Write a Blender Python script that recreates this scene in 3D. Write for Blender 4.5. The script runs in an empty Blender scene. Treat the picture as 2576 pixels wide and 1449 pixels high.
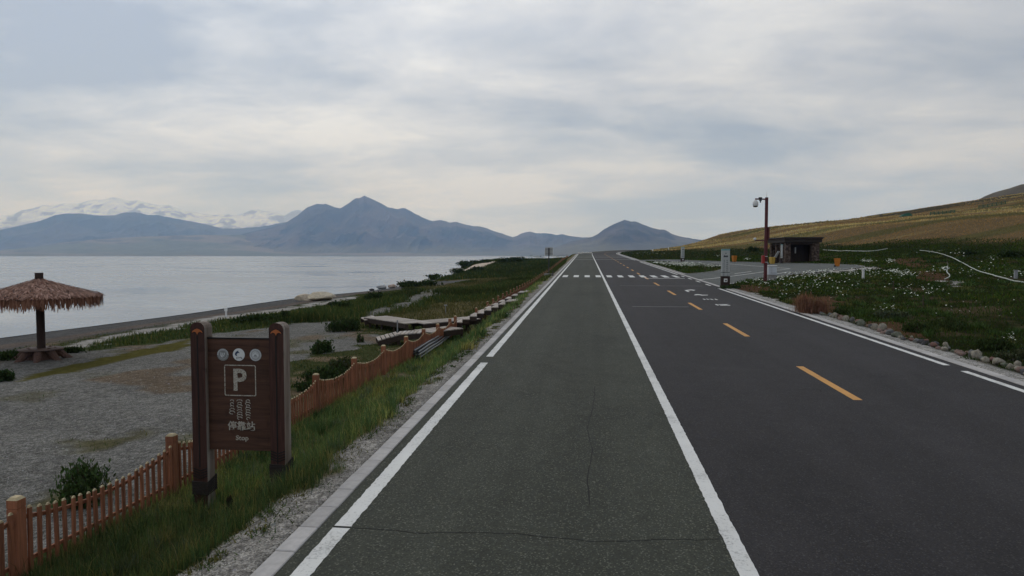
import bpy, math, random
import numpy as np
from mathutils import Vector, Matrix
random.seed(7)
RNG = np.random.default_rng(11)
SC = bpy.context.scene
COL = SC.collection
R = math.radians

# ------------------------------------------------------------------ camera
CAM_H = 3.3
YAW, PITCH = R(6.25), R(2.70)
cam_d = bpy.data.cameras.new('camera')
cam = bpy.data.objects.new('camera', cam_d)
COL.objects.link(cam)
cam_d.sensor_width = 36.0
cam_d.lens = 24.0
cam_d.clip_start = 0.1
cam_d.clip_end = 120000.0
cam.location = (0, 0, CAM_H)
cam.rotation_euler = (math.pi / 2 - PITCH, 0, YAW)
SC.camera = cam

# ------------------------------------------------------------------ sky and sun
SUN_EL, SUN_AZ = R(42), R(-38)          # azimuth measured from the road direction (+Y), negative = over the lake
sun_dir = Vector((math.sin(SUN_AZ) * math.cos(SUN_EL), math.cos(SUN_AZ) * math.cos(SUN_EL), math.sin(SUN_EL)))
world = bpy.data.worlds.new('World')
SC.world = world
world.use_nodes = True
wn, wl = world.node_tree.nodes, world.node_tree.links
wn.clear()


def wnode(t, **kw):
    n = wn.new(t)
    for k, v in kw.items():
        if k.startswith('i_'):
            n.inputs[k[2:]].default_value = v
        else:
            setattr(n, k, v)
    return n


def wmath(op, a, b=None, c=None):
    n = wn.new('ShaderNodeMath')
    n.operation = op
    for i, q in enumerate((a, b, c)):
        if q is None:
            continue
        if isinstance(q, (int, float)):
            n.inputs[i].default_value = q
        else:
            wl.new(q, n.inputs[i])
    return n.outputs[0]


def wmix(f, a, b):
    n = wn.new('ShaderNodeMix')
    n.data_type = 'RGBA'
    for s, q in (('Factor', f), ('A', a), ('B', b)):
        sock = [i for i in n.inputs if i.name == s and (i.type == ('VALUE' if s == 'Factor' else 'RGBA'))][0]
        if isinstance(q, (int, float)):
            sock.default_value = q
        elif isinstance(q, tuple):
            sock.default_value = (*q, 1)
        else:
            wl.new(q, sock)
    return [o for o in n.outputs if o.type == 'RGBA'][0]


def wramp(fac, stops):
    n = wn.new('ShaderNodeValToRGB')
    wl.new(fac, n.inputs[0])
    el = n.color_ramp.elements
    while len(el) < len(stops):
        el.new(0.5)
    for e, (p, c) in zip(el, stops):
        e.position = p
        e.color = (*c, 1) if isinstance(c, tuple) else (c, c, c, 1)
    return n.outputs[0]


nish = wnode('ShaderNodeTexSky', sky_type='NISHITA', sun_disc=False, sun_elevation=SUN_EL, sun_rotation=SUN_AZ,
             altitude=2000, air_density=1.0, dust_density=1.5)
nish_dim = wn.new('ShaderNodeVectorMath')
nish_dim.operation = 'SCALE'
wl.new(nish.outputs[0], nish_dim.inputs[0])
nish_dim.inputs['Scale'].default_value = 0.10
tc = wnode('ShaderNodeTexCoord')
sep = wnode('ShaderNodeSeparateXYZ')
wl.new(tc.outputs['Generated'], sep.inputs[0])
dx, dy, dz = sep.outputs
zc = wmath('ADD', wmath('MAXIMUM', dz, 0.0), 0.13)
cx, cy = wmath('DIVIDE', dx, zc), wmath('DIVIDE', dy, zc)
comb = wnode('ShaderNodeCombineXYZ')
wl.new(cx, comb.inputs[0])
wl.new(cy, comb.inputs[1])


def wnoise(scale, detail, rough, dist, sx=1.0, sy=1.0, off=(0, 0, 0)):
    m = wnode('ShaderNodeMapping')
    wl.new(comb.outputs[0], m.inputs[0])
    m.inputs['Scale'].default_value = (sx, sy, 1)
    m.inputs['Location'].default_value = off
    n = wnode('ShaderNodeTexNoise')
    wl.new(m.outputs[0], n.inputs['Vector'])
    n.inputs['Scale'].default_value = scale
    n.inputs['Detail'].default_value = detail
    n.inputs['Roughness'].default_value = rough
    n.inputs['Distortion'].default_value = dist
    return n.outputs[0]


n1 = wnoise(0.62, 8, 0.55, 0.35, 0.85, 1.0, (3.1, 0.6, 0))
n2 = wnoise(2.0, 7, 0.62, 0.4, 0.8, 1.0, (7.7, 2.2, 0))
n3 = wnoise(0.8, 5, 0.5, 0.3, 0.5, 1.3, (1.7, 5.2, 0))
cl = wmath('ADD', wmath('MULTIPLY', n1, 0.70), wmath('MULTIPLY', n2, 0.30))
cloud = wramp(cl, [(0.40, (0.40, 0.455, 0.56)), (0.46, (0.53, 0.58, 0.67)), (0.52, (0.68, 0.72, 0.80)), (0.59, (0.88, 0.91, 0.96))])
thin = wramp(n3, [(0.30, 0.0), (0.46, 0.92)])           # where the cover is thin the blue above shows a little
thin = wmath('ADD', wmath('MULTIPLY', thin, 0.10), 0.89)
sky = wmix(thin, nish_dim.outputs[0], cloud)
# clearer, paler air low down all round
low = wmath('POWER', wmath('SUBTRACT', 1.0, wmath('MINIMUM', wmath('MAXIMUM', dz, 0.0), 1.0)), 14.0)
sky = wmix(wmath('MULTIPLY', low, 0.6), sky, (0.62, 0.70, 0.86))
# brighter veil round the hidden sun
dot = wn.new('ShaderNodeVectorMath')
dot.operation = 'DOT_PRODUCT'
wl.new(tc.outputs['Generated'], dot.inputs[0])
dot.inputs[1].default_value = tuple(sun_dir)
glow = wmath('POWER', wmath('MAXIMUM', dot.outputs['Value'], 0.0), 3.0)
gain = wmath('ADD', wmath('MULTIPLY', glow, 0.38), 0.80)
sc_n = wn.new('ShaderNodeVectorMath')
sc_n.operation = 'SCALE'
wl.new(sky, sc_n.inputs[0])
wl.new(gain, sc_n.inputs['Scale'])
bg = wnode('ShaderNodeBackground')
wl.new(sc_n.outputs[0], bg.inputs[0])
bg.inputs[1].default_value = 1.0
wo = wnode('ShaderNodeOutputWorld')
wl.new(bg.outputs[0], wo.inputs[0])

sun_d = bpy.data.lights.new('sun', 'SUN')
sun_d.energy = 0.6
sun_d.angle = R(22)
sun_d.color = (1.0, 0.96, 0.90)
sun = bpy.data.objects.new('sun', sun_d)
COL.objects.link(sun)
sun.rotation_euler = (-sun_dir).to_track_quat('-Z', 'Y').to_euler()
sun.location = (0, 0, 60)

SC.view_settings.view_transform = 'Standard'
SC.view_settings.look = 'None'
SC.view_settings.exposure = 0.0
SC.view_settings.gamma = 1.0
SC.view_settings.use_curve_mapping = False
SC.render.engine = 'CYCLES'
SC.cycles.use_denoising = True
SC.cycles.max_bounces = 6
SC.cycles.diffuse_bounces = 3
SC.cycles.glossy_bounces = 3
SC.cycles.transmission_bounces = 3
SC.cycles.volume_bounces = 1
SC.cycles.transparent_max_bounces = 6
SC.cycles.caustics_reflective = False
SC.cycles.caustics_refractive = False

# ------------------------------------------------------------------ numeric helpers


def vnoise(x, y, seed=0):
    x = np.asarray(x, float)
    y = np.asarray(y, float)
    xi, yi = np.floor(x), np.floor(y)
    fx, fy = x - xi, y - yi
    fx = fx * fx * fx * (fx * (fx * 6 - 15) + 10)
    fy = fy * fy * fy * (fy * (fy * 6 - 15) + 10)

    def h(a, b):
        a = a.astype(np.int64)
        b = b.astype(np.int64)
        n = (a * 374761393 + b * 668265263 + seed * 1274126177) & 0xFFFFFFFF
        n = ((n ^ (n >> 13)) * 1274126177) & 0xFFFFFFFF
        n = (n ^ (n >> 16)) & 0xFFFF
        return n / 65535.0
    return (h(xi, yi) * (1 - fx) + h(xi + 1, yi) * fx) * (1 - fy) + (h(xi, yi + 1) * (1 - fx) + h(xi + 1, yi + 1) * fx) * fy


def fbm(x, y, oct=4, seed=0, gain=0.5):
    s, a, t = 0.0, 1.0, 0.0
    for i in range(oct):
        s = s + a * vnoise(np.asarray(x) * 2 ** i + 17.3 * i, np.asarray(y) * 2 ** i + 5.1 * i, seed + i)
        t += a
        a *= gain
    return s / t


def ridged(x, y, oct=5, seed=0):
    s, a, t = 0.0, 1.0, 0.0
    for i in range(oct):
        n = vnoise(np.asarray(x) * 2 ** i + 9.3 * i, np.asarray(y) * 2 ** i + 3.1 * i, seed + i)
        s = s + a * (1 - np.abs(2 * n - 1))
        t += a
        a *= 0.5
    return s / t


def sstep(a, b, x):
    t = np.clip((np.asarray(x, float) - a) / (b - a), 0, 1)
    return t * t * (3 - 2 * t)


def smooth_interp(x, xs, ys, w):
    x = np.asarray(x, float)
    return sum(np.interp(x + d * w, xs, ys) for d in (-1, -0.6, -0.3, 0, 0.3, 0.6, 1)) / 7.0


# ------------------------------------------------------------------ the lie of the land (all in metres)
G = 0.0171
LAKE = -2.2
_yy = np.linspace(-200, 1600, 1801)
_sl = np.interp(_yy, [-200, 330, 480, 560, 1600], [G, G, 0.004, -0.03, -0.05])
_zz = np.cumsum(_sl) * (_yy[1] - _yy[0])
_zz -= np.interp(0, _yy, _zz)


def zroad(y):
    return np.interp(y, _yy, _zz)


def xroad(y):
    y = np.asarray(y, float)
    a = np.clip(y - 215, 0, 110)
    return a * a / 1100.0 + np.clip(y - 325, 0, None) * 0.20


def zfence(y):
    return smooth_interp(y, [-60, 0, 9, 37, 50, 88, 169, 260, 350, 500, 1600], [-0.9, -0.95, -1.0, -1.27, -1.3, -1.15, -0.6, 1.2, 3.2, 5.0, -5], 4)


def xshore(y):
    return smooth_interp(y, [-300, 0, 45, 85, 104, 133, 190, 240, 300, 360, 420, 600, 1600],
                         [-40, -39, -38.6, -37.2, -34, -33.5, -38, -46, -58, -62, -50, -30, 60], 5) + 0.5 * np.sin(np.asarray(y) * 0.13)


def height(x, y, rough=True):
    x = np.asarray(x, float)
    y = np.asarray(y, float)
    X = x - xroad(y)
    z0 = zroad(y)
    # lake side
    dl = -3.32 - X
    zf = zfence(y)
    wid = np.maximum(2.2, 1.6 * (z0 - zf))
    t = sstep(0.4, 0.4 + wid, dl)
    ds = x - xshore(y)
    top = LAKE + 0.8
    q = np.clip((dl - 5.0) / np.maximum(dl - 5.0 + np.clip(ds - 10, 0, None), 1e-3), 0, 1)
    plain = zf * (1 - q) + top * q
    beach = np.where(ds > 0, LAKE + 0.08 * ds, np.maximum(LAKE + 0.10 * ds, LAKE - 1.6))
    zl = np.where(ds < 10, np.minimum(beach, plain), plain)
    mound = 2.3 * np.exp(-((x + 40) / 15.0) ** 2 - ((y - 300) / 60.0) ** 2) * sstep(0, 8, ds)
    zl = zl + mound
    zleft = z0 * (1 - t) + zl * t
    # hill side
    dr = X - 10.35
    Xh = x - np.minimum(xroad(y), 22.0)
    hill = smooth_interp(Xh, [38, 46, 60, 80, 152, 246, 320, 600, 2000], [0, .5, 2.3, 6.3, 11.5, 25, 36.5, 78, 170], 6)
    zright = z0 - 0.04 * sstep(0.3, 1.5, dr) + (0.027 * np.clip(Xh - 15, 0, None) + hill) * np.where(y > 215, sstep(0, 14, dr), 1.0)
    zright = zright + 4.8 * sstep(190, 440, y) * (1 - 0.65 * sstep(150, 330, Xh)) * sstep(2, 40, dr)
    z = np.where(dl > 0, zleft, np.where(dr > 0, zright, z0))
    if rough:
        am = np.where(dl > 0, sstep(0.3, 3.0, dl), sstep(0.6, 4.0, dr)) * np.where(ds < 6, 0.25, 1.0)
        far = np.clip(np.asarray(y) / 90.0, 0.6, 4)
        z = z + am * 0.11 * (fbm(x * 0.35, y * 0.35, 3, 5) - 0.5) + am * far * 0.35 * (fbm(x * 0.05, y * 0.05, 2, 9) - 0.5) * sstep(25, 70, np.hypot(x, y))
    return z


# ------------------------------------------------------------------ from the photograph's picture plane (2576 wide) to the ground
FPX = 2576 * 24.0 / 36.0
_M = cam.rotation_euler.to_matrix()


def ray(u, v):
    d = _M @ Vector(((u - 1288) / FPX, -(v - 724.5) / FPX, -1.0))
    return d / math.hypot(d.x, d.y)


def at(u, v, lift=0.0):
    """the first ground point seen along this line of sight"""
    d = ray(u, v)
    ts = np.geomspace(3.0, 1500.0, 3000)
    px_, py_, pz_ = d.x * ts, d.y * ts, CAM_H + d.z * ts
    g = np.maximum(height(px_, py_, False), LAKE) + lift
    hit = np.nonzero(pz_ < g)[0]
    if len(hit) == 0:
        k = len(ts) - 1
        return Vector((px_[k], py_[k], g[k]))
    k = hit[0]
    if k > 0:
        a = (pz_[k - 1] - g[k - 1]) / max(1e-6, (pz_[k - 1] - g[k - 1]) + (g[k] - pz_[k]))
        t = ts[k - 1] + a * (ts[k] - ts[k - 1])
    else:
        t = ts[0]
    x, y = d.x * t, d.y * t
    return Vector((x, y, float(height(x, y))))


def at_z(u, v, z):
    d = ray(u, v)
    t = (z - CAM_H) / d.z
    return Vector((d.x * t, d.y * t, z))


def at_Y(u, v, y):
    d = ray(u, v)
    t = y / d.y
    return Vector((d.x * t, y, CAM_H + d.z * t))


def on_road(u, v):
    d = ray(u, v)
    t = -CAM_H / (d.z - G * d.y)
    return Vector((d.x * t, d.y * t, G * d.y * t))


def mpp(p):
    """metres per picture-plane unit at a point"""
    f = _M @ Vector((0, 0, -1))
    return (Vector(p) - Vector((0, 0, CAM_H))).dot(f) / FPX


def gz(x, y):
    return float(height(x, y))


def inpoly(x, y, poly):
    x = np.asarray(x)
    y = np.asarray(y)
    c = np.zeros(x.shape, bool)
    n = len(poly)
    for i in range(n):
        x1, y1 = poly[i][0], poly[i][1]
        x2, y2 = poly[(i + 1) % n][0], poly[(i + 1) % n][1]
        if y1 == y2:
            continue
        c ^= ((y1 > y) != (y2 > y)) & (x < (x2 - x1) * (y - y1) / (y2 - y1) + x1)
    return c


def gpoly(pts):
    return [tuple(at(u, v))[:2] for u, v in pts]


# ------------------------------------------------------------------ materials
MATS = {}


def new_mat(name):
    m = bpy.data.materials.new(name)
    m.use_nodes = True
    m.node_tree.nodes.clear()
    MATS[name] = m
    return m, m.node_tree.nodes, m.node_tree.links


class NT:
    def __init__(s, name):
        s.m, s.n, s.l = new_mat(name)

    def node(s, t, **kw):
        n = s.n.new(t)
        for k, v in kw.items():
            setattr(n, k, v)
        return n

    def link(s, a, b):
        s.l.new(a, b)

    def coord(s, kind='Object', scale=(1, 1, 1)):
        t = s.node('ShaderNodeTexCoord')
        mp = s.node('ShaderNodeMapping')
        s.link(t.outputs[kind], mp.inputs[0])
        mp.inputs['Scale'].default_value = scale
        return mp.outputs[0]

    def noise(s, vec, scale, detail=4, rough=0.55, dist=0.0):
        n = s.node('ShaderNodeTexNoise')
        s.link(vec, n.inputs['Vector'])
        n.inputs['Scale'].default_value = scale
        n.inputs['Detail'].default_value = detail
        n.inputs['Roughness'].default_value = rough
        n.inputs['Distortion'].default_value = dist
        return n.outputs[0]

    def voro(s, vec, scale, out='Color', feature='F1'):
        n = s.node('ShaderNodeTexVoronoi')
        n.feature = feature
        s.link(vec, n.inputs['Vector'])
        n.inputs['Scale'].default_value = scale
        return n.outputs[out]

    def ramp(s, fac, stops):
        n = s.node('ShaderNodeValToRGB')
        s.link(fac, n.inputs[0])
        el = n.color_ramp.elements
        while len(el) < len(stops):
            el.new(0.5)
        for e, (p, c) in zip(el, stops):
            e.position = p
            e.color = (*c, 1) if isinstance(c, tuple) else (c, c, c, 1)
        return n.outputs[0]

    def mix(s, f, a, b, mode='MIX'):
        n = s.node('ShaderNodeMix', data_type='RGBA', blend_type=mode)
        socks = {'F': n.inputs[0], 'A': n.inputs[6], 'B': n.inputs[7]}
        for k, q in (('F', f), ('A', a), ('B', b)):
            if isinstance(q, (int, float)):
                if k == 'F':
                    socks[k].default_value = q
                else:
                    socks[k].default_value = (q, q, q, 1)
            elif isinstance(q, tuple):
                socks[k].default_value = (*q, 1)
            else:
                s.link(q, socks[k])
        return n.outputs[2]

    def math(s, op, a, b=None):
        n = s.node('ShaderNodeMath', operation=op)
        for i, q in enumerate((a, b)):
            if q is None:
                continue
            if isinstance(q, (int, float)):
                n.inputs[i].default_value = q
            else:
                s.link(q, n.inputs[i])
        return n.outputs[0]

    def attr(s, name, out='Color'):
        n = s.node('ShaderNodeAttribute', attribute_name=name)
        return n.outputs[out]

    def rand(s):
        return s.node('ShaderNodeObjectInfo').outputs['Random']

    def bump(s, h, strength, dist):
        n = s.node('ShaderNodeBump')
        s.link(h, n.inputs['Height'])
        n.inputs['Strength'].default_value = strength
        n.inputs['Distance'].default_value = dist
        return n.outputs[0]

    def out(s, col, rough=0.8, normal=None, spec=0.3, metal=0.0, **kw):
        p = s.node('ShaderNodeBsdfPrincipled')
        if isinstance(col, tuple):
            p.inputs['Base Color'].default_value = (*col, 1)
        else:
            s.link(col, p.inputs['Base Color'])
        if isinstance(rough, (int, float)):
            p.inputs['Roughness'].default_value = rough
        else:
            s.link(rough, p.inputs['Roughness'])
        p.inputs['Specular IOR Level'].default_value = spec
        p.inputs['Metallic'].default_value = metal
        for k, v in kw.items():
            p.inputs[k].default_value = v
        if normal is not None:
            s.link(normal, p.inputs['Normal'])
        o = s.node('ShaderNodeOutputMaterial')
        s.link(p.outputs[0], o.inputs[0])
        return s.m


def simple(name, col, rough=0.7, var=0.18, scale=6.0, spec=0.3, metal=0.0, grain=None, bump=0.15):
    t = NT(name)
    v = t.coord('Object', grain or (1, 1, 1))
    n = t.noise(v, scale, 5, 0.6)
    hi = tuple(min(1, c * (1 + var)) for c in col)
    lo = tuple(c * (1 - var) for c in col)
    c = t.ramp(n, [(0.3, lo), (0.7, hi)])
    r = t.math('MULTIPLY_ADD', t.rand(), 0.24)
    nd = r.node
    nd.inputs[2].default_value = 0.88
    c = t.mix(1.0, c, r, 'MULTIPLY')
    t.out(c, rough, t.bump(n, bump, 0.01), spec, metal)
    return t.m


def wood(name, col, axis=2, var=0.35, grey=None, rough=0.75, scale=1.0):
    """grain runs along the axis; weathered grey streaks where given"""
    t = NT(name)
    s = [26.0 * scale] * 3
    s[axis] = 1.6 * scale
    v = t.coord('Object', tuple(s))
    off = t.node('ShaderNodeVectorMath', operation='ADD')
    t.link(v, off.inputs[0])
    rr = t.rand()
    cb = t.node('ShaderNodeCombineXYZ')
    for i in range(3):
        t.link(t.math('MULTIPLY', rr, 37.0 + i * 11), cb.inputs[i])
    t.link(cb.outputs[0], off.inputs[1])
    v = off.outputs[0]
    n = t.noise(v, 1.0, 5, 0.6, 0.4)
    hi = tuple(min(1, c * (1 + var)) for c in col)
    lo = tuple(c * (1 - var) for c in col)
    c = t.ramp(n, [(0.3, lo), (0.5, col), (0.72, hi)])
    n2 = t.noise(v, 0.32, 3, 0.6)
    if grey:
        c = t.mix(t.ramp(n2, [(0.45, 0.0), (0.72, 0.75)]), c, grey)
    st = t.noise(t.coord('Object', (3, 3, 3)), 1.5, 4, 0.6)
    c = t.mix(t.ramp(st, [(0.58, 0.0), (0.72, 0.55)]), c, tuple(q * 0.35 for q in col))
    r = t.math('MULTIPLY_ADD', rr, 0.4)
    r.node.inputs[2].default_value = 0.8
    c = t.mix(1.0, c, r, 'MULTIPLY')
    t.out(c, rough, t.bump(n, 0.35, 0.006), 0.25)
    return t.m


# ------------------------------------------------------------------ mesh helpers


def link(o, parent=None):
    COL.objects.link(o)
    if parent is not None:
        o.parent = parent
    return o


def tag(o, label=None, cat=None, group=None, kind=None):
    if label:
        o['label'] = label
    if cat:
        o['category'] = cat
    if group:
        o['group'] = group
    if kind:
        o['kind'] = kind
    return o


def empty(name, loc, rz=0.0):
    o = bpy.data.objects.new(name, None)
    COL.objects.link(o)
    o.location = loc
    o.rotation_euler = (0, 0, rz)
    o.empty_display_size = 0.2
    return o


def mesh_np(name, V, F, mat, parent=None, smooth=False, attrs=None):
    """V (n,3), F (m,k) arrays"""
    V = np.ascontiguousarray(V, dtype=np.float32)
    F = np.ascontiguousarray(F, dtype=np.int32)
    me = bpy.data.meshes.new(name)
    me.vertices.add(len(V))
    me.vertices.foreach_set('co', V.ravel())
    k = F.shape[1]
    me.loops.add(F.size)
    me.loops.foreach_set('vertex_index', F.ravel())
    me.polygons.add(len(F))
    me.polygons.foreach_set('loop_start', np.arange(0, F.size, k, dtype=np.int32))
    me.polygons.foreach_set('loop_total', np.full(len(F), k, dtype=np.int32))
    if smooth:
        me.polygons.foreach_set('use_smooth', np.ones(len(F), dtype=bool))
    for an, arr in (attrs or {}).items():
        arr = np.asarray(arr, np.float32)
        if arr.ndim == 1:
            a = me.attributes.new(an, 'FLOAT', 'POINT')
            a.data.foreach_set('value', arr)
        else:
            a = me.attributes.new(an, 'FLOAT_COLOR', 'POINT')
            a.data.foreach_set('color', np.concatenate([arr[:, :3], np.ones((len(arr), 1), np.float32)], 1).ravel())
    me.update(calc_edges=True)
    me.validate()
    o = bpy.data.objects.new(name, me)
    me.materials.append(MATS[mat] if isinstance(mat, str) else mat)
    return link(o, parent)


class MB:
    """collects simple solids, built as one mesh"""

    def __init__(s):
        s.v, s.f, s.mi = [], [], []
        s.cur = 0

    def add(s, vs, fs, mi=None):
        b = len(s.v)
        s.v += [tuple(q) for q in vs]
        s.f += [tuple(b + i for i in f) for f in fs]
        s.mi += [s.cur if mi is None else mi] * len(fs)

    def box(s, c, size, M=None, bev=0.0):
        x, y, z = (q / 2 for q in size)
        if bev > 0:
            bev = min(bev, x * .9, y * .9, z * .9)
            vs = []
            for sx in (-1, 1):
                for sy in (-1, 1):
                    for sz in (-1, 1):
                        vs += [(sx * x, sy * (y - bev), sz * (z - bev)), (sx * (x - bev), sy * y, sz * (z - bev)), (sx * (x - bev), sy * (y - bev), sz * z)]
            idx = {}
            k = 0
            for sx in (-1, 1):
                for sy in (-1, 1):
                    for sz in (-1, 1):
                        idx[(sx, sy, sz)] = k
                        k += 3
            fs = []
            for sx in (-1, 1):
                q = [idx[(sx, a, b)] for a, b in ((-1, -1), (1, -1), (1, 1), (-1, 1))]
                fs.append(tuple(q) if sx > 0 else tuple(q[::-1]))
            for sy in (-1, 1):
                q = [idx[(a, sy, b)] + 1 for a, b in ((-1, -1), (-1, 1), (1, 1), (1, -1))]
                fs.append(tuple(q) if sy > 0 else tuple(q[::-1]))
            for sz in (-1, 1):
                q = [idx[(a, b, sz)] + 2 for a, b in ((-1, -1), (1, -1), (1, 1), (-1, 1))]
                fs.append(tuple(q) if sz > 0 else tuple(q[::-1]))
            for sy in (-1, 1):
                for sz in (-1, 1):
                    fs.append((idx[(-1, sy, sz)] + 1, idx[(1, sy, sz)] + 1, idx[(1, sy, sz)] + 2, idx[(-1, sy, sz)] + 2))
            for sx in (-1, 1):
                for sz in (-1, 1):
                    fs.append((idx[(sx, -1, sz)], idx[(sx, 1, sz)], idx[(sx, 1, sz)] + 2, idx[(sx, -1, sz)] + 2))
            for sx in (-1, 1):
                for sy in (-1, 1):
                    fs.append((idx[(sx, sy, -1)], idx[(sx, sy, 1)], idx[(sx, sy, 1)] + 1, idx[(sx, sy, -1)] + 1))
            for kk, b in idx.items():
                fs.append((b, b + 1, b + 2))
        else:
            vs = [(-x, -y, -z), (x, -y, -z), (x, y, -z), (-x, y, -z), (-x, -y, z), (x, -y, z), (x, y, z), (-x, y, z)]
            fs = [(0, 3, 2, 1), (4, 5, 6, 7), (0, 1, 5, 4), (1, 2, 6, 5), (2, 3, 7, 6), (3, 0, 4, 7)]
        c = Vector(c)
        vs = [(c + (M @ Vector(q) if M else Vector(q))) for q in vs]
        s.add(vs, fs)
        return s

    def bar(s, a, b, w, h):
        """box from a to b, w wide, h high"""
        a, b = Vector(a), Vector(b)
        d = b - a
        L = d.length
        x = d.normalized()
        up = Vector((0, 0, 1)) if abs(x.z) < 0.98 else Vector((0, 1, 0))
        y = up.cross(x).normalized()
        z = x.cross(y)
        M = Matrix((x, y, z)).transposed()
        return s.box((a + b) / 2, (L, w, h), M)

    def tube(s, pts, rad, n=8, cap=True):
        pts = [Vector(p) for p in pts]
        rs = rad if isinstance(rad, (list, tuple)) else [rad] * len(pts)
        rings = []
        prev = None
        for i, p in enumerate(pts):
            d = (pts[min(i + 1, len(pts) - 1)] - pts[max(i - 1, 0)]).normalized()
            ref = prev if prev is not None else (Vector((1, 0, 0)) if abs(d.x) < 0.9 else Vector((0, 1, 0)))
            a = (ref - d * ref.dot(d)).normalized()
            prev = a
            b = d.cross(a)
            rings.append([p + (a * math.cos(k * 2 * math.pi / n) + b * math.sin(k * 2 * math.pi / n)) * rs[i] for k in range(n)])
        vs = [q for r_ in rings for q in r_]
        fs = []
        for i in range(len(rings) - 1):
            for k in range(n):
                fs.append((i * n + k, i * n + (k + 1) % n, (i + 1) * n + (k + 1) % n, (i + 1) * n + k))
        if cap:
            fs.append(tuple(range(n))[::-1])
            fs.append(tuple((len(rings) - 1) * n + k for k in range(n)))
        s.add(vs, fs)
        return s

    def lathe(s, prof, n=16, c=(0, 0, 0), wob=None):
        """prof: (radius, z) bottom to top"""
        vs = []
        for r_, z in prof:
            for k in range(n):
                a = k * 2 * math.pi / n
                rr = r_ * (wob(a, z) if wob else 1)
                vs.append((c[0] + rr * math.cos(a), c[1] + rr * math.sin(a), c[2] + z))
        fs = []
        for i in range(len(prof) - 1):
            for k in range(n):
                fs.append((i * n + k, i * n + (k + 1) % n, (i + 1) * n + (k + 1) % n, (i + 1) * n + k))
        fs.append(tuple(range(n))[::-1])
        fs.append(tuple((len(prof) - 1) * n + k for k in range(n)))
        s.add(vs, fs)
        return s

    def prism(s, poly, axis, lo, hi):
        """poly in the two other axes (order kept), extruded along the axis"""
        n = len(poly)

        def mk(p, t):
            q = list(p)
            q.insert(axis, t)
            return tuple(q)
        vs = [mk(p, lo) for p in poly] + [mk(p, hi) for p in poly]
        fs = [tuple(range(n))[::-1], tuple(range(n, 2 * n))] + [(i, (i + 1) % n, n + (i + 1) % n, n + i) for i in range(n)]
        s.add(vs, fs)
        return s

    def build(s, name, mats, parent=None, smooth=False):
        me = bpy.data.meshes.new(name)
        me.from_pydata(s.v, [], s.f)
        ml = mats if isinstance(mats, (list, tuple)) else [mats]
        for m in ml:
            me.materials.append(MATS[m] if isinstance(m, str) else m)
        if len(ml) > 1:
            me.polygons.foreach_set('material_index', s.mi)
        if smooth:
            me.polygons.foreach_set('use_smooth', [True] * len(me.polygons))
            try:
                me.set_sharp_from_angle(angle=R(40))
            except Exception:
                pass
        me.update()
        return link(bpy.data.objects.new(name, me), parent)


def clone(o, parent=None):
    c = o.copy()
    COL.objects.link(c)
    c.parent = parent
    for ch in o.children:
        clone(ch, c)
    return c


def text_mesh(name, body, size, mat, parent, loc, rot=(math.pi / 2, 0, 0), ext=0.003, offset=0.0, sx=1.0):
    cu = bpy.data.curves.new(name, 'FONT')
    cu.body = body
    cu.size = size
    cu.align_x = 'CENTER'
    cu.align_y = 'CENTER'
    cu.extrude = ext
    cu.offset = offset
    cu.resolution_u = 3
    o = bpy.data.objects.new(name, cu)
    COL.objects.link(o)
    bpy.context.view_layer.update()
    dg = bpy.context.evaluated_depsgraph_get()
    me = bpy.data.meshes.new_from_object(o.evaluated_get(dg))
    bpy.data.objects.remove(o)
    bpy.data.curves.remove(cu)
    me.name = name
    me.materials.clear()
    me.materials.append(MATS[mat])
    m = bpy.data.objects.new(name, me)
    link(m, parent)
    m.location = loc
    m.rotation_euler = rot
    m.scale = (sx, 1, 1)
    return m


def blades(name, P, h, w, col, mat='grass', lean=0.35, parent=None):
    n = len(P)
    h = np.asarray(h, float)
    az = RNG.uniform(0, 2 * np.pi, n)
    fz = RNG.uniform(0, 2 * np.pi, n)
    ln = np.abs(RNG.normal(0, lean, n)) * h
    sx, sy = np.cos(az) * w / 2, np.sin(az) * w / 2
    lx, ly = np.cos(fz) * ln, np.sin(fz) * ln
    V = np.zeros((n, 5, 3), np.float32)
    P = np.asarray(P)
    z0 = P[:, 2] - 0.03
    V[:, 0] = np.stack([P[:, 0] - sx, P[:, 1] - sy, z0], 1)
    V[:, 1] = np.stack([P[:, 0] + sx, P[:, 1] + sy, z0], 1)
    mx, my, mz = P[:, 0] + lx * .35, P[:, 1] + ly * .35, z0 + h * .6
    V[:, 2] = np.stack([mx - sx * .7, my - sy * .7, mz], 1)
    V[:, 3] = np.stack([mx + sx * .7, my + sy * .7, mz], 1)
    V[:, 4] = np.stack([P[:, 0] + lx, P[:, 1] + ly, z0 + h], 1)
    b = (np.arange(n) * 5)[:, None]
    F = np.concatenate([b + np.array([[0, 1, 3]]), b + np.array([[0, 3, 2]]), b + np.array([[2, 3, 4]])], 0)
    c = np.repeat(np.asarray(col)[:, None, :], 5, 1).reshape(-1, 3)
    return mesh_np(name, V.reshape(-1, 3), F, mat, parent, attrs={'col': c})

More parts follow.
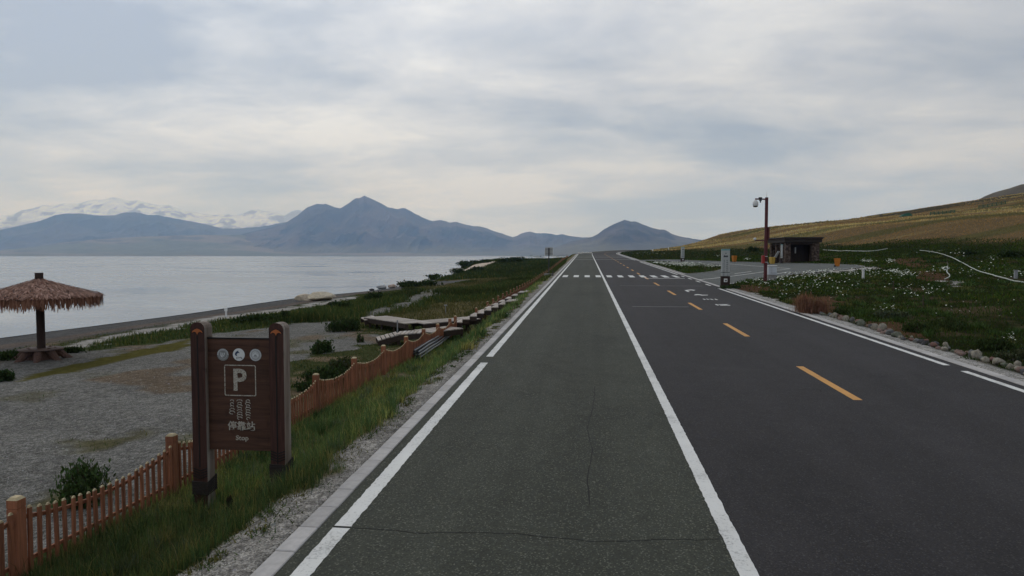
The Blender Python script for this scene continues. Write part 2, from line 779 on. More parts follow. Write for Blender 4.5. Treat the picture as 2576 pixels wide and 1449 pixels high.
# ================================================================== materials of the setting
def ground_material():
    t = NT('ground')
    v = t.coord('Object')
    col = t.attr('gcol')
    gr = t.attr('gravel', 'Fac')
    peb = t.voro(v, 52.0, 'Color')
    bw = t.node('ShaderNodeRGBToBW')
    t.link(peb, bw.inputs[0])
    pebf = t.ramp(bw.outputs[0], [(0.15, 0.5), (0.5, 0.95), (0.85, 1.55)])
    peb2 = t.voro(v, 13.0, 'Color')
    bw2 = t.node('ShaderNodeRGBToBW')
    t.link(peb2, bw2.inputs[0])
    pebf2 = t.ramp(bw2.outputs[0], [(0.2, 0.76), (0.8, 1.26)])
    fine = t.noise(v, 3.0, 6, 0.65)
    finef = t.ramp(fine, [(0.3, 0.72), (0.7, 1.28)])
    big = t.noise(v, 0.35, 4, 0.6)
    bigf = t.ramp(big, [(0.3, 0.86), (0.7, 1.14)])
    c = t.mix(gr, col, t.mix(1.0, col, t.mix(1.0, pebf, pebf2, 'MULTIPLY'), 'MULTIPLY'))
    c = t.mix(1.0, c, finef, 'MULTIPLY')
    c = t.mix(1.0, c, bigf, 'MULTIPLY')
    dist = t.voro(v, 52.0, 'Distance')
    hgt = t.mix(gr, fine, dist)
    t.out(c, 1.0, t.bump(hgt, 0.7, 0.03), 0.0)


def asphalt(name, base, speck, amount, rough):
    t = NT(name)
    v = t.coord('Object')
    big = t.noise(t.coord('Object', (0.5, 0.09, 1)), 1.0, 4, 0.6)
    c = t.ramp(big, [(0.3, tuple(q * 0.86 for q in base)), (0.7, tuple(q * 1.14 for q in base))])
    trk = t.noise(t.coord('Object', (1.5, 0.012, 1)), 1.0, 3, 0.55)
    c = t.mix(1.0, c, t.ramp(trk, [(0.34, 0.88), (0.5, 1.0), (0.66, 1.12)]), 'MULTIPLY')
    stn = t.noise(t.coord('Object', (0.35, 0.16, 1)), 1.0, 6, 0.7, 0.6)
    c = t.mix(1.0, c, t.ramp(stn, [(0.36, 0.78), (0.46, 1.0), (0.62, 1.0), (0.72, 1.25)]), 'MULTIPLY')
    mid = t.noise(v, 1.7, 5, 0.65)
    c = t.mix(1.0, c, t.ramp(mid, [(0.3, 0.88), (0.7, 1.12)]), 'MULTIPLY')
    st = t.voro(v, 62.0, 'Color')
    bw = t.node('ShaderNodeRGBToBW')
    t.link(st, bw.inputs[0])
    c = t.mix(t.ramp(bw.outputs[0], [(0.74, 0.0), (0.86, amount)]), c, speck)
    c = t.mix(t.ramp(bw.outputs[0], [(0.16, 0.55), (0.30, 0.0)]), c, tuple(q * 0.35 for q in base))
    d = t.voro(v, 62.0, 'Distance')
    t.out(c, rough, t.bump(d, 0.35, 0.006), 0.25)


def paint(name, col, wear=0.5):
    t = NT(name)
    v = t.coord('Object')
    n = t.noise(v, 24.0, 5, 0.7)
    b = t.noise(v, 1.3, 3, 0.6)
    f = t.math('ADD', t.math('MULTIPLY', n, 0.7), t.math('MULTIPLY', b, 0.3))
    c = t.mix(t.ramp(f, [(0.36, wear), (0.47, 0.0)]), col, (0.12, 0.12, 0.115))
    c = t.mix(1.0, c, t.ramp(b, [(0.3, 0.86), (0.7, 1.0)]), 'MULTIPLY')
    t.out(c, 0.75, t.bump(n, 0.2, 0.003), 0.25)


def water_material():
    t = NT('water')
    v = t.coord('Object', (1.0, 0.8, 1.0))
    a = t.noise(v, 0.35, 4, 0.55, 0.6)
    b = t.noise(v, 1.6, 3, 0.6, 0.3)
    big = t.noise(t.coord('Object', (0.012, 0.02, 1)), 1.0, 4, 0.6, 0.5)
    calm = t.ramp(big, [(0.38, 0.25), (0.62, 1.0)])
    h = t.math('MULTIPLY', t.math('ADD', t.math('MULTIPLY', a, 0.75), t.math('MULTIPLY', b, 0.25)), calm)
    rg = t.ramp(big, [(0.40, 0.12), (0.60, 0.34)])
    t.out((0.22, 0.245, 0.26), rg, t.bump(h, 0.30, 0.40), 0.5, IOR=1.33)


def vcol_material(name, rough=0.9, nscale=8.0, amp=0.25, bump=0.2, bd=0.02):
    t = NT(name)
    v = t.coord('Object')
    n = t.noise(v, nscale, 5, 0.6)
    c = t.mix(1.0, t.attr('col'), t.ramp(n, [(0.3, 1 - amp), (0.7, 1 + amp)]), 'MULTIPLY')
    t.out(c, rough, t.bump(n, bump, bd), 0.2)


def leaf_material(name):
    t = NT(name)
    c = t.attr('col')
    d = t.node('ShaderNodeBsdfDiffuse')
    tr = t.node('ShaderNodeBsdfTranslucent')
    gl = t.node('ShaderNodeBsdfGlossy')
    gl.inputs['Roughness'].default_value = 0.55
    gl.inputs['Color'].default_value = (1, 1, 1, 1)
    t.link(c, d.inputs[0])
    t.link(t.mix(1.0, c, (1.0, 1.15, 0.6), 'MULTIPLY'), tr.inputs[0])
    m1 = t.node('ShaderNodeMixShader')
    m1.inputs[0].default_value = 0.28
    t.link(d.outputs[0], m1.inputs[1])
    t.link(tr.outputs[0], m1.inputs[2])
    m2 = t.node('ShaderNodeMixShader')
    m2.inputs[0].default_value = 0.004
    t.link(m1.outputs[0], m2.inputs[1])
    t.link(gl.outputs[0], m2.inputs[2])
    o = t.node('ShaderNodeOutputMaterial')
    t.link(m2.outputs[0], o.inputs[0])


ground_material()
asphalt('asphalt_old', (0.040, 0.043, 0.033), (0.22, 0.225, 0.175), 0.40, 0.92)
asphalt('asphalt_new', (0.0265, 0.0245, 0.0255), (0.10, 0.096, 0.096), 0.36, 0.88)
asphalt('asphalt_apron', (0.085, 0.092, 0.085), (0.19, 0.19, 0.18), 0.4, 0.85)
paint('paint_white', (0.66, 0.66, 0.63), 0.55)
paint('paint_thin', (0.30, 0.30, 0.29), 0.6)
paint('paint_orange', (0.56, 0.29, 0.085), 0.35)
simple('crack', (0.014, 0.014, 0.013), 0.95, 0.3)
simple('concrete', (0.385, 0.37, 0.355), 0.9, 0.14, 9.0, 0.2, bump=0.3)
simple('concrete_dark', (0.22, 0.215, 0.205), 0.9, 0.2, 7.0, 0.2, bump=0.3)
water_material()
leaf_material('grass')
vcol_material('mountain', 0.95, 0.004, 0.22, 0.6, 40.0)
vcol_material('rock', 0.9, 5.0, 0.3, 0.5, 0.05)

# ================================================================== paved outlines
AX0 = 10.35                                                      # kerb edge on the hill side


def rp(pts):
    return [(on_road(u, v).x, on_road(u, v).y) for u, v in pts]


def lay(pts):
    return [tuple(at(u, v))[:2] for u, v in pts]


APRON_OUT = [(AX0, 53.6)] + lay([(1834, 715.5), (1880, 708), (1923, 701), (1990, 692), (2060, 684), (2146, 675)]) + \
    lay([(2176, 671), (2150, 667), (2063, 663.5), (1960, 661.5), (1880, 659.5), (1800, 657.5), (1745, 655.5), (1700, 653.5), (1660, 652.5)]) + [(AX0, 142.0)]
ISLAND = [(AX0, 75.5)] + lay([(1720, 689.5), (1762, 687), (1797, 683), (1822, 677), (1815, 672), (1770, 667.5), (1720, 662), (1680, 657.5), (1650, 656)]) + [(AX0, 131.0)]


def paved(x, y):
    X = x - xroad(y)
    on = (X > -3.36) & (X < 10.39)
    ap = inpoly(x, y, APRON_OUT) & ~inpoly(x, y, ISLAND)
    return on, ap


# ================================================================== ground
def axis(parts):
    a = [parts[0][0]]
    for lo, hi, st in parts:
        n = max(1, int(round((hi - lo) / st)))
        a += list(np.linspace(lo, hi, n + 1)[1:])
    return np.array(a)


GX = axis([(-160, -70, 8), (-70, -44, 1.2), (-44, -26, 0.4), (-26, -9, 0.28), (-9, -3.0, 0.12), (-3.0, 9.8, 1.6), (9.8, 12.4, 0.13), (12.4, 44, 0.35), (44, 80, 0.8), (80, 160, 2.0), (160, 420, 5), (420, 1000, 20)])
_y = [-60.0]
while _y[-1] < 1300:
    q = _y[-1]
    _y.append(q + (5 if q < 0 else (1.0 if q < 4 else max(0.16, 0.0105 * q))))
GY = np.array(_y)
gx, gy = np.meshgrid(GX, GY)
gx, gy = gx.ravel(), gy.ravel()
gx = gx + xroad(gy) * sstep(-40, -8, gx)                         # the sheet follows the bend of the road

# ground cover, as world outlines
P_GRAVEL = gpoly([(-500, 880), (-200, 900), (0, 893), (200, 884), (470, 853), (560, 838), (720, 813), (905, 802), (955, 778), (1092, 726), (1102, 744), (965, 792), (830, 824),
                  (905, 843), (1000, 850), (1008, 862), (900, 868), (880, 882), (790, 892), (726, 912), (700, 985), (690, 1080), (600, 1140), (500, 1190), (300, 1300), (0, 1440), (-500, 1640)])
P_MOSS = gpoly([(40, 953), (130, 926), (250, 901), (380, 873), (505, 847), (490, 862), (420, 884), (260, 920), (140, 943), (30, 963)])
P_BAND = gpoly([(150, 890), (205, 872), (330, 842), (480, 812), (560, 799), (730, 783), (930, 748), (1010, 733), (1110, 700), (1132, 704), (1010, 762), (905, 790), (740, 814), (560, 838), (480, 851), (330, 869), (215, 884)])
P_SAND = gpoly([(155, 870), (300, 840), (500, 803), (720, 775), (880, 747), (884, 752), (720, 782), (505, 812), (430, 829), (300, 851), (205, 880)])
P_PATH = gpoly([(1153, 682), (1188, 668), (1243, 656.5), (1252, 659), (1206, 674), (1168, 685)])
P_SOIL = [gpoly(p) for p in ([(2225, 655), (2300, 650), (2340, 664), (2330, 675), (2260, 672)], [(2310, 682), (2360, 680), (2392, 700), (2380, 712), (2330, 705)],
                             [(2000, 752), (2080, 745), (2140, 760), (2100, 785), (2030, 778)], [(2180, 810), (2290, 812), (2340, 850), (2260, 845)], [(1830, 722), (1930, 716), (1960, 730), (1880, 736)])]
P_SCREE = [gpoly([(2372, 709), (2395, 706), (2412, 718), (2398, 722)]), gpoly([(1860, 737), (1905, 738), (1960, 757), (1940, 758)]), gpoly([(2060, 677), (2190, 670), (2200, 676), (2090, 688)]), gpoly([(1950, 690), (2070, 680), (2080, 686), (1975, 697)])]
BROWN = [at(u, v) for u, v in ((1560, 626), (1640, 634), (1700, 632), (1780, 630), (1850, 627), (1940, 626), (2060, 618), (2200, 610), (2330, 605), (2450, 606), (2576, 603), (2800, 598))]
_ba = np.array([p.x / p.y for p in BROWN])
_bd = np.array([math.hypot(p.x, p.y) for p in BROWN])


def cover(x, y):
    """albedo, pebble amount and plant amount of the ground at each point"""
    x = np.asarray(x, float)
    y = np.asarray(y, float)
    n = x.size
    wx = x + 0.55 * (fbm(x * 0.8, y * 0.8, 3, 21) - 0.5) * np.clip(np.abs(y) / 14, .8, 5)
    wy = y + 1.2 * (fbm(x * 0.8, y * 0.8, 3, 31) - 0.5) * np.clip(np.abs(y) / 14, .8, 5)
    X = x - xroad(y)
    dl = -3.32 - X
    dr = X - 10.35
    ds = x - xshore(y)
    n1 = fbm(x * 0.45, y * 0.45, 4, 41)
    n2 = fbm(x * 1.9, y * 1.9, 3, 51)
    n3 = fbm(x * 0.09, y * 0.09, 4, 61)
    col = np.zeros((n, 3))
    peb = np.zeros(n)
    pl = np.zeros(n)

    def put(m, c, p, g):
        m = np.clip(m, 0, 1)[:, None]
        col[:] = col * (1 - m) + np.array(c) * m
        peb[:] = peb * (1 - m[:, 0]) + p * m[:, 0]
        pl[:] = pl * (1 - m[:, 0]) + g * m[:, 0]
    one = np.ones(n)
    # lake side: meadow
    L = dl > 0
    put(one, (0.045, 0.050, 0.022), 0.0, 1.0)
    put(sstep(0.50, 0.62, n1) * (dl > 4.4) * (y < 42), (0.13, 0.10, 0.065), 0.4, 0.35)
    put(L * (y > 44) * (dl > 5) * sstep(.54, .66, fbm(x * .10, y * .05, 4, 131)), (0.10, 0.085, 0.042), 0.2, 0.5)
    g_in = inpoly(wx, wy, P_GRAVEL) & (dl > 4.3)
    put(g_in * 1.0, (0.160, 0.156, 0.143), 1.0, 0.0)
    put(g_in * sstep(0.60, 0.70, n1) * (0.5 + 0.5 * sstep(-18, -9, x)), (0.085, 0.078, 0.038), 0.5, 0.22)
    put(g_in * sstep(0.66, 0.74, fbm(x * .3 + 9, y * .3, 3, 77)), (0.145, 0.115, 0.085), 0.8, 0.0)
    put(inpoly(wx, wy, P_MOSS) * 1.0, (0.082, 0.074, 0.024), 0.15, 0.35)
    put(inpoly(wx, wy, P_BAND) * 1.0, (0.05, 0.06, 0.025), 0.0, 0.9)
    # beach
    put(L * (1 - sstep(9.5, 11.5, ds + 2.0 * (n1 - 0.5))) * (y < 135), (0.105, 0.103, 0.10), 1.0, 0.0)
    put(L * sstep(6.5, 8, ds) * (1 - sstep(9, 10.5, ds)) * (y < 120) * 0.7, (0.135, 0.105, 0.085), 0.8, 0.0)
    put(L * (1 - sstep(0.5, 1.6, ds)), (0.045, 0.046, 0.048), 0.8, 0.0)
    put(inpoly(wx, wy, P_SAND) * 1.0, (0.29, 0.275, 0.25), 0.4, 0.0)
    put(L * (y > 128) * (1 - sstep(1.5, 3.0, ds)), (0.17, 0.16, 0.14), 1.0, 0.0)
    put(inpoly(x, y, P_PATH) * 1.0, (0.50, 0.42, 0.34), 0.2, 0.0)
    # verge
    wv = 0.02 + (0.70 + 0.5 * (1 - sstep(7.5, 11.5, y))) * fbm(y * 0.33, y * 0 + 2.2, 3, 71) * np.where(y > 60, .5, 1)
    put(L * (dl < 4.4) * 1.0, (0.105, 0.095, 0.042), 0.1, 1.0)
    put(L * (dl < 4.4) * sstep(.54, .63, n1) * .95, (0.15, 0.125, 0.085), 0.7, 0.22)
    put(L * (1 - sstep(wv, wv + 0.22, dl + 0.9 * (n2 - 0.5) + 0.8 * (n1 - 0.5))), (0.235, 0.222, 0.20), 1.0, 0.0)
    # hill side
    Rr = dr > 0
    put(Rr * 1.0, (0.019, 0.022, 0.010), 0.0, 1.0)
    put(Rr * sstep(0.60, 0.70, n1) * (dr < 35), (0.055, 0.043, 0.026), 0.2, 0.5)
    ang = np.where(y > 1, x / np.maximum(y, 1), 3)
    bd = np.interp(ang, _ba, _bd)
    br = Rr * sstep(-10, 12, np.hypot(x, y) - bd + 26 * (n3 - 0.5)) * (y > 20) * (X > 14)
    tone = fbm(x * 0.028 + 3, y * 0.07, 4, 81)[:, None]
    bc = np.array((0.122, 0.086, 0.045)) * (1 - sstep(.42, .62, tone)) + np.array((0.235, 0.18, 0.080)) * sstep(.42, .62, tone)
    gr_ = sstep(0.55, 0.66, fbm(x * 0.02, y * 0.05 + 7, 4, 91))[:, None]
    bc = bc * (1 - 0.75 * gr_) + np.array((0.070, 0.070, 0.030)) * 0.75 * gr_
    col[:] = col * (1 - br[:, None]) + bc * br[:, None]
    peb[:] = peb * (1 - br)
    pl[:] = pl * (1 - br) + 0.5 * br
    put(Rr * sstep(330, 400, y) * sstep(.40, .50, fbm(x * .02, y * .012, 3, 95)) * sstep(60, 120, x) * .8, (0.045, 0.042, 0.028), 0.0, 0.3)
    for P in P_SOIL:
        put(Rr * inpoly(wx, wy, P) * 1.0, (0.078, 0.047, 0.029), 0.5, 0.15)
    for P in P_SCREE:
        put(Rr * inpoly(wx, wy, P) * 1.0, (0.36, 0.345, 0.32), 1.0, 0.05)
    put(Rr * (1 - sstep(0.45, 0.75, dr + 0.35 * (n2 - 0.5))), (0.30, 0.29, 0.27), 1.0, 0.0)
    on, ap = paved(x, y)
    pl[on | ap] = 0
    return col, peb, pl


on_, ap_ = paved(gx, gy)
gzv = height(gx, gy)
gzv = gzv - np.where(on_ | ap_, 0.16, 0.0)
gc, gp, _ = cover(gx, gy)
nx, ny = len(GX), len(GY)
ii = (np.arange(ny - 1)[:, None] * nx + np.arange(nx - 1)[None, :]).ravel()
ground = mesh_np('ground', np.stack([gx, gy, gzv], 1), np.stack([ii, ii + 1, ii + nx + 1, ii + nx], 1), 'ground', smooth=True, attrs={'gcol': gc, 'gravel': gp})
tag(ground, 'gravel, meadow and hillside ground on both sides of the road', 'ground', kind='structure')

# ================================================================== road
YS = np.concatenate([np.arange(-12, 30, 1.0), np.arange(30, 215, 3.0), np.arange(215, 430, 4.0)])


def strip(name, x0, x1, ys, mat, dz=0.0, parent=None, jitter=0.0):
    ys = np.asarray(ys, float)
    a = x0 + xroad(ys) + (RNG.normal(0, jitter, len(ys)) if jitter else 0)
    b = x1 + xroad(ys) + (RNG.normal(0, jitter, len(ys)) if jitter else 0)
    z = zroad(ys) + dz
    V = np.empty((2 * len(ys), 3))
    V[0::2] = np.stack([a, ys, z], 1)
    V[1::2] = np.stack([b, ys, z], 1)
    k = np.arange(len(ys) - 1) * 2
    F = np.stack([k, k + 1, k + 3, k + 2], 1)
    return mesh_np(name, V, F, mat, parent)


road = tag(strip('road', 1.62, 10.06, YS, 'asphalt_new'), 'two-lane dark asphalt road with orange dashes', 'road', kind='structure')
lane = tag(strip('cycle_lane', -3.09, 1.62, YS, 'asphalt_old', 0.0), 'older greenish grey asphalt lane beside the kerb', 'road', kind='structure')


def fine(a, b):
    """sample positions along a line, closer near the camera"""
    out = [a]
    while out[-1] < b - 1e-6:
        q = out[-1]
        out.append(min(b, q + (0.07 if q < 16 else 0.16 if q < 35 else 1.0 if q < 90 else 3.0)))
    return np.array(out)


strip('edge_line', -2.93, -2.725, fine(-8, 7.55), 'paint_white', 0.005, lane, 0.004)
strip('edge_line', -2.93, -2.725, fine(7.60, 18.72), 'paint_white', 0.005, lane, 0.004)
strip('edge_line', -2.93, -2.725, fine(19.75, 226), 'paint_white', 0.005, lane, 0.004)
strip('lane_line', 1.53, 1.72, fine(-8, 232), 'paint_white', 0.006, road, 0.0035)
strip('edge_line', 9.62, 9.80, fine(-8, 18.7), 'paint_white', 0.005, road, 0.004)
strip('edge_line', 9.62, 9.80, fine(19.55, 51.8), 'paint_white', 0.005, road, 0.004)
for y0 in (55.2, 60.2, 65.0, 69.8):
    strip('edge_dash', 9.62, 9.80, fine(y0, y0 + 2.2), 'paint_white', 0.005, road)
strip('edge_line', 9.62, 9.80, fine(75, 128), 'paint_white', 0.005, road, 0.004)
strip('edge_line', 9.62, 9.80, fine(140, 330), 'paint_white', 0.005, road, 0.004)
y0 = on_road(2165, 1007).y
k = -1
while y0 + 10 * k < 330:
    q = y0 + 10 * k
    if q > -6 and not (66 < q < 68):
        strip('centre_dash', 5.61, 5.80, fine(q, q + 4.0), 'paint_orange', 0.005, road, 0.002)
    k += 1
for k in range(11):                                               # the zebra crossing
    xa = -2.45 + 1.118 * k
    w_ = 0.52 if k < 10 else 0.42
    strip('crossing_bar', xa, xa + w_, np.linspace(68.4, 72.5, 5), 'paint_white', 0.008, road if xa > 1 else lane)
strip('stop_line', 5.55, 9.3, np.array([66.3, 66.75]), 'paint_white', 0.007, road)
for yb in (146, 166, 183, 204):
    for j in range(3):
        strip('rumble_line', -2.7, 1.5, np.array([yb + j * 1.1, yb + .5 + j * 1.1]), 'paint_thin', 0.007, lane)
        strip('rumble_line', 1.75, 9.6, np.array([yb + j * 1.1, yb + .5 + j * 1.1]), 'paint_thin', 0.007, road)
for yb, xa, xb in ((36.4, 2.4, 5.3), (54.6, 2.6, 9.0)):
    strip('joint_line', xa, xb, np.array([yb, yb + 0.10]), 'paint_thin', 0.005, road)


def road_mark(name, polys, parent):
    """flat painted strokes; polys as (x across, y along) outlines"""
    b = MB()
    for P in polys:
        vs = [(x, y, G * y + 0.006) for x, y in P]
        b.add(vs, [tuple(range(len(vs)))])
    o = b.build(name, 'paint_white', parent)
    return o


def zpx(zx, zy):                                                   # the enlarged detail of the lettering -> road
    p = on_road((2500 + zx * 280 / 2576) / 1.490683, (1060 + zy * 280 / 2576) / 1.490683)
    return (p.x, p.y)


for strokes in ([[(605, 262), (690, 268), (800, 316), (735, 322)], [(640, 258), (850, 240), (995, 256), (930, 278), (860, 262), (700, 278)]],
                [[(945, 425), (1010, 402), (1110, 402), (1240, 422), (1430, 424), (1420, 438), (1215, 446), (1100, 428), (960, 436)]],
                [[(1230, 564), (1290, 560), (1365, 594), (1300, 590)], [(1340, 552), (1400, 560), (1480, 592), (1420, 590)], [(1440, 562), (1560, 566), (1640, 600), (1580, 596), (1520, 580)], [(1635, 560), (1700, 566), (1790, 598), (1700, 596)]],
                [[(1655, 746), (1720, 744), (1815, 786), (1750, 788)], [(1770, 748), (2150, 746), (2060, 764), (2010, 772), (1990, 764), (1800, 762)], [(1840, 776), (2010, 772), (2200, 778), (2190, 792), (1850, 792)]]):
    road_mark('road_character', [[zpx(*p) for p in st][::-1] for st in strokes], road)


def crack(pts, w, parent, dz=0.003):
    """thin irregular ribbon along pts (x, y)"""
    P = []
    for (xa, ya), (xb, yb) in zip(pts[:-1], pts[1:]):
        m = max(2, int(math.hypot(xb - xa, yb - ya) / 0.05))
        for i in range(m):
            f = i / m
            P.append((xa + (xb - xa) * f, ya + (yb - ya) * f))
    P = np.array(P + [pts[-1]])
    nn = np.arange(len(P)) * 0.05
    P[:, 0] += 0.05 * (fbm(nn * 2.5, nn * 0 + pts[0][1], 4, 3) - 0.5)
    P[:, 1] += 0.14 * (fbm(nn * 2.5, nn * 0 + 9 + pts[0][0], 4, 4) - 0.5)
    d = np.gradient(P, axis=0)
    d /= np.linalg.norm(d, axis=1)[:, None] + 1e-9
    nrm = np.stack([-d[:, 1], d[:, 0]], 1) * (w * (0.35 + 0.9 * fbm(nn * 4, nn * 0, 3, 8)))[:, None] / 2
    a, b = P + nrm, P - nrm
    V = np.empty((2 * len(P), 3))
    V[0::2, :2], V[1::2, :2] = a, b
    V[:, 2] = zroad(V[:, 1]) + dz
    k = np.arange(len(P) - 1) * 2
    mesh_np('crack', V, np.stack([k, k + 1, k + 3, k + 2], 1), 'crack', parent)


crack([(-2.7, 7.58), (-1.9, 7.52), (-.8, 7.62), (.1, 7.50), (.8, 7.64), (1.5, 7.70)], 0.015, lane)
crack([(-2.93, 7.575), (-2.72, 7.575)], 0.03, lane, 0.007)
crack([(0.05, 8.6), (0.02, 9.6), (0.10, 10.8), (0.02, 12.2), (0.14, 13.8), (0.2, 15.8)], 0.016, lane)
crack([(-2.6, 11.6), (-1.7, 11.7), (-.6, 11.55)], 0.010, lane)
crack([(0.3, 13.2), (0.9, 13.0), (1.5, 13.1)], 0.010, lane)
crack([(-2.6, 17.4), (-.6, 17.5), (.4, 17.3), (1.5, 17.45)], 0.014, lane)
crack([(-2.6, 21.5), (-.6, 21.4), (1.4, 21.6)], 0.016, lane)
crack([(4.75, 15.9), (5.0, 16.05), (5.25, 15.95), (5.2, 15.75)], 0.03, road)

# kerb stones: singly as far as they can be told apart, then one run each
def kerb(x0, x1, ya, yb, parent, pitch, gaps=()):
    w = x1 - x0
    b = MB()
    b.box((0, 0, -0.055), (w, pitch - 0.012, 0.15), bev=0.010)
    proto = b.build('kerb_stone', 'concrete', parent)
    first = True
    y = ya
    while y < yb:
        if not any(a < y < c for a, c in gaps):
            o = proto if first else link(proto.copy(), parent)
            first = False
            o.location = (x0 + w / 2 + random.uniform(-.004, .004), y + pitch / 2, G * (y + pitch / 2) + random.uniform(-.003, .004))
            o.rotation_euler = (math.atan(G), 0, random.uniform(-.004, .004))
        y += pitch
    ys = np.arange(yb, 330, 3.0)
    prof = [(x0, -0.13), (x0, 0.02), (x1, 0.02), (x1, -0.13)]
    V = np.concatenate([np.stack([px_ + xroad(ys), ys, zroad(ys) + pz_], 1)[:, None] for px_, pz_ in prof], 1).reshape(-1, 3)
    k = np.arange(len(ys) - 1) * 4
    F = np.concatenate([np.stack([k + j, k + j + 1, k + j + 5, k + j + 4], 1) for j in range(3)], 0)
    tag(mesh_np('kerb_run', V, F, 'concrete', parent), kind='stuff')


kerb(-3.32, -3.09, 4.4, 70.0, lane, 0.62)
kerb(10.06, 10.35, 9.0, 90.0, road, 0.75)

# lay-by and shelter apron
ax_ = np.arange(AX0 - 0.02, 44, 0.4)
ay_ = np.arange(50, 146, 0.5)
mx, my = np.meshgrid(ax_, ay_)
flat = paved(mx.ravel(), my.ravel())[1].reshape(mx.shape)
cxm, cym = (mx[:-1, :-1] + 0.2), (my[:-1, :-1] + 0.25)
cell = paved(cxm.ravel(), cym.ravel())[1].reshape(cxm.shape)
idx = np.arange(mx.size).reshape(mx.shape)
F = np.stack([idx[:-1, :-1][cell], idx[:-1, 1:][cell], idx[1:, 1:][cell], idx[1:, :-1][cell]], 1)
used, inv = np.unique(F, return_inverse=True)
F = inv.reshape(F.shape)
V = np.stack([mx.ravel()[used], my.ravel()[used], height(mx.ravel()[used], my.ravel()[used], False) + 0.012], 1)
apron = tag(mesh_np('parking_apron', V, F, 'asphalt_apron', smooth=True), 'grey asphalt lay-by running past the dark shelter', 'pavement', kind='structure')


def ground_strip(name, pts, w, mat, parent, lift=0.03, z_fn=None):
    pts = [Vector((p[0], p[1], 0)) for p in pts]
    P = []
    for a, b in zip(pts[:-1], pts[1:]):
        m = max(1, int((b - a).length / 0.8))
        P += [a + (b - a) * (i / m) for i in range(m)]
    P.append(pts[-1])
    vs = []
    for i, p in enumerate(P):
        d = (P[min(i + 1, len(P) - 1)] - P[max(i - 1, 0)]).normalized()
        nrm = Vector((-d.y, d.x, 0)) * w / 2
        for q in (p + nrm, p - nrm):
            vs.append((q.x, q.y, float(height(q.x, q.y, False)) + lift))
    fs = [(2 * i, 2 * i + 2, 2 * i + 3, 2 * i + 1) for i in range(len(P) - 1)]
    b = MB()
    b.add(vs, fs)
    return b.build(name, mat, parent)


ground_strip('apron_line', lay([(1757.6, 704.6), (1830, 696.5), (1922, 684.3), (1987, 676.8)]), 0.2, 'paint_white', apron)
ground_strip('apron_line', lay([(1987, 676.4), (1900, 669.5), (1790, 661)]), 0.2, 'paint_white', apron)
ground_strip('apron_line', lay([(1838, 676.5), (1905, 675.6)]), 0.13, 'paint_thin', apron)
ground_strip('apron_line', lay([(1848, 689.0), (1890, 683.5)]), 0.2, 'paint_white', apron)
ground_strip('apron_line', lay([(1950, 690.0), (1982, 685.0)]), 0.2, 'paint_white', apron)
ground_strip('apron_kerb', APRON_OUT[:8], 0.22, 'concrete', apron, 0.05)
ground_strip('apron_kerb', APRON_OUT[7:], 0.25, 'concrete', apron, 0.05)
ground_strip('apron_kerb', ISLAND, 0.2, 'concrete', apron, 0.05)

# ================================================================== lake
lx = np.concatenate([np.array([-26000, -14000, -7000, -3000, -1200, -500, -200, -100]), np.linspace(-70, 40, 12), np.array([120, 400, 1500, 5000, 12000])])
ly = np.concatenate([np.array([-3000, -800, -200, -60]), np.linspace(0, 200, 11), np.array([300, 500, 900, 1800, 4000, 8000, 12500])])
mx, my = np.meshgrid(lx, ly)
k = (np.arange(len(ly) - 1)[:, None] * len(lx) + np.arange(len(lx) - 1)[None, :]).ravel()
tag(mesh_np('lake', np.stack([mx.ravel(), my.ravel(), np.full(mx.size, LAKE)], 1), np.stack([k, k + 1, k + len(lx) + 1, k + len(lx)], 1), 'water'),
    'calm grey lake stretching to the mountains', 'lake', kind='structure')

# ================================================================== mountains beyond the lake
def azim(u):
    d = ray(u, 640)
    return math.atan2(d.x, d.y)


def elev(v):
    return -(v - 643.6) / FPX


def mountain(name, prof, foot, crest, back, seed, palette, jag=1.0, nu=520, nt=70, spur=0.32, wob=0.0, label=None):
    us = np.linspace(prof[0][0], prof[-1][0], nu)
    vs = np.interp(us, [p[0] for p in prof], [p[1] for p in prof])
    vs = vs + jag * 2.2 * (fbm(us * 0.09, us * 0 + seed, 5, seed, 0.6) - 0.5)
    az = np.array([azim(u) for u in us])
    cd = crest * (1 + wob * (fbm(us * 0.01, us * 0, 3, seed + 5) - 0.5))
    hc = np.array([ray(u, v).z for u, v in zip(us, vs)]) * cd + CAM_H
    tt = np.linspace(0, 1.45, nt)
    T, U = np.meshgrid(tt, np.arange(nu))
    D = np.where(T <= 1, foot + (cd[:, None] - foot) * T, cd[:, None] + (back - cd[:, None]) * (T - 1) / 0.45)
    A = az[:, None] + 0 * T
    x, y = np.sin(A) * D, np.cos(A) * D
    base = np.where(T <= 1, T ** 1.35, np.clip(1 - (T - 1) / 0.45, 0, 1))
    s = 1.0 / 1050.0
    rd = ridged(x * s + seed, y * s * 0.75, 7, seed) - 0.55
    edge = np.clip(T * (1 - np.clip(T, 0, 1)) * 4, 0, 1) + 0.0
    z = hc[:, None] * (base + spur * rd * edge * np.where(T <= 1, 1, 0.4))
    z = np.maximum(z, 0) - 6 * (T == 0) - 6 * (T >= 1.449)
    z = np.where(T <= 0.001, LAKE - 0.6, z)
    # albedo
    gx_ = np.gradient(z, axis=0)
    col = palette(x, y, z, hc[:, None] + 0 * z, T, rd, gx_)
    V = np.stack([x.ravel(), y.ravel(), z.ravel()], 1)
    k = (np.arange(nu - 1)[:, None] * nt + np.arange(nt - 1)[None, :]).ravel()
    F = np.stack([k, k + nt, k + nt + 1, k + 1], 1)
    o = mesh_np(name, V, F, 'mountain', smooth=True, attrs={'col': col.reshape(-1, 3)})
    return tag(o, label, 'mountain', kind='structure')


def lerp(a, b, f):
    return np.asarray(a) * (1 - f[..., None]) + np.asarray(b) * f[..., None]


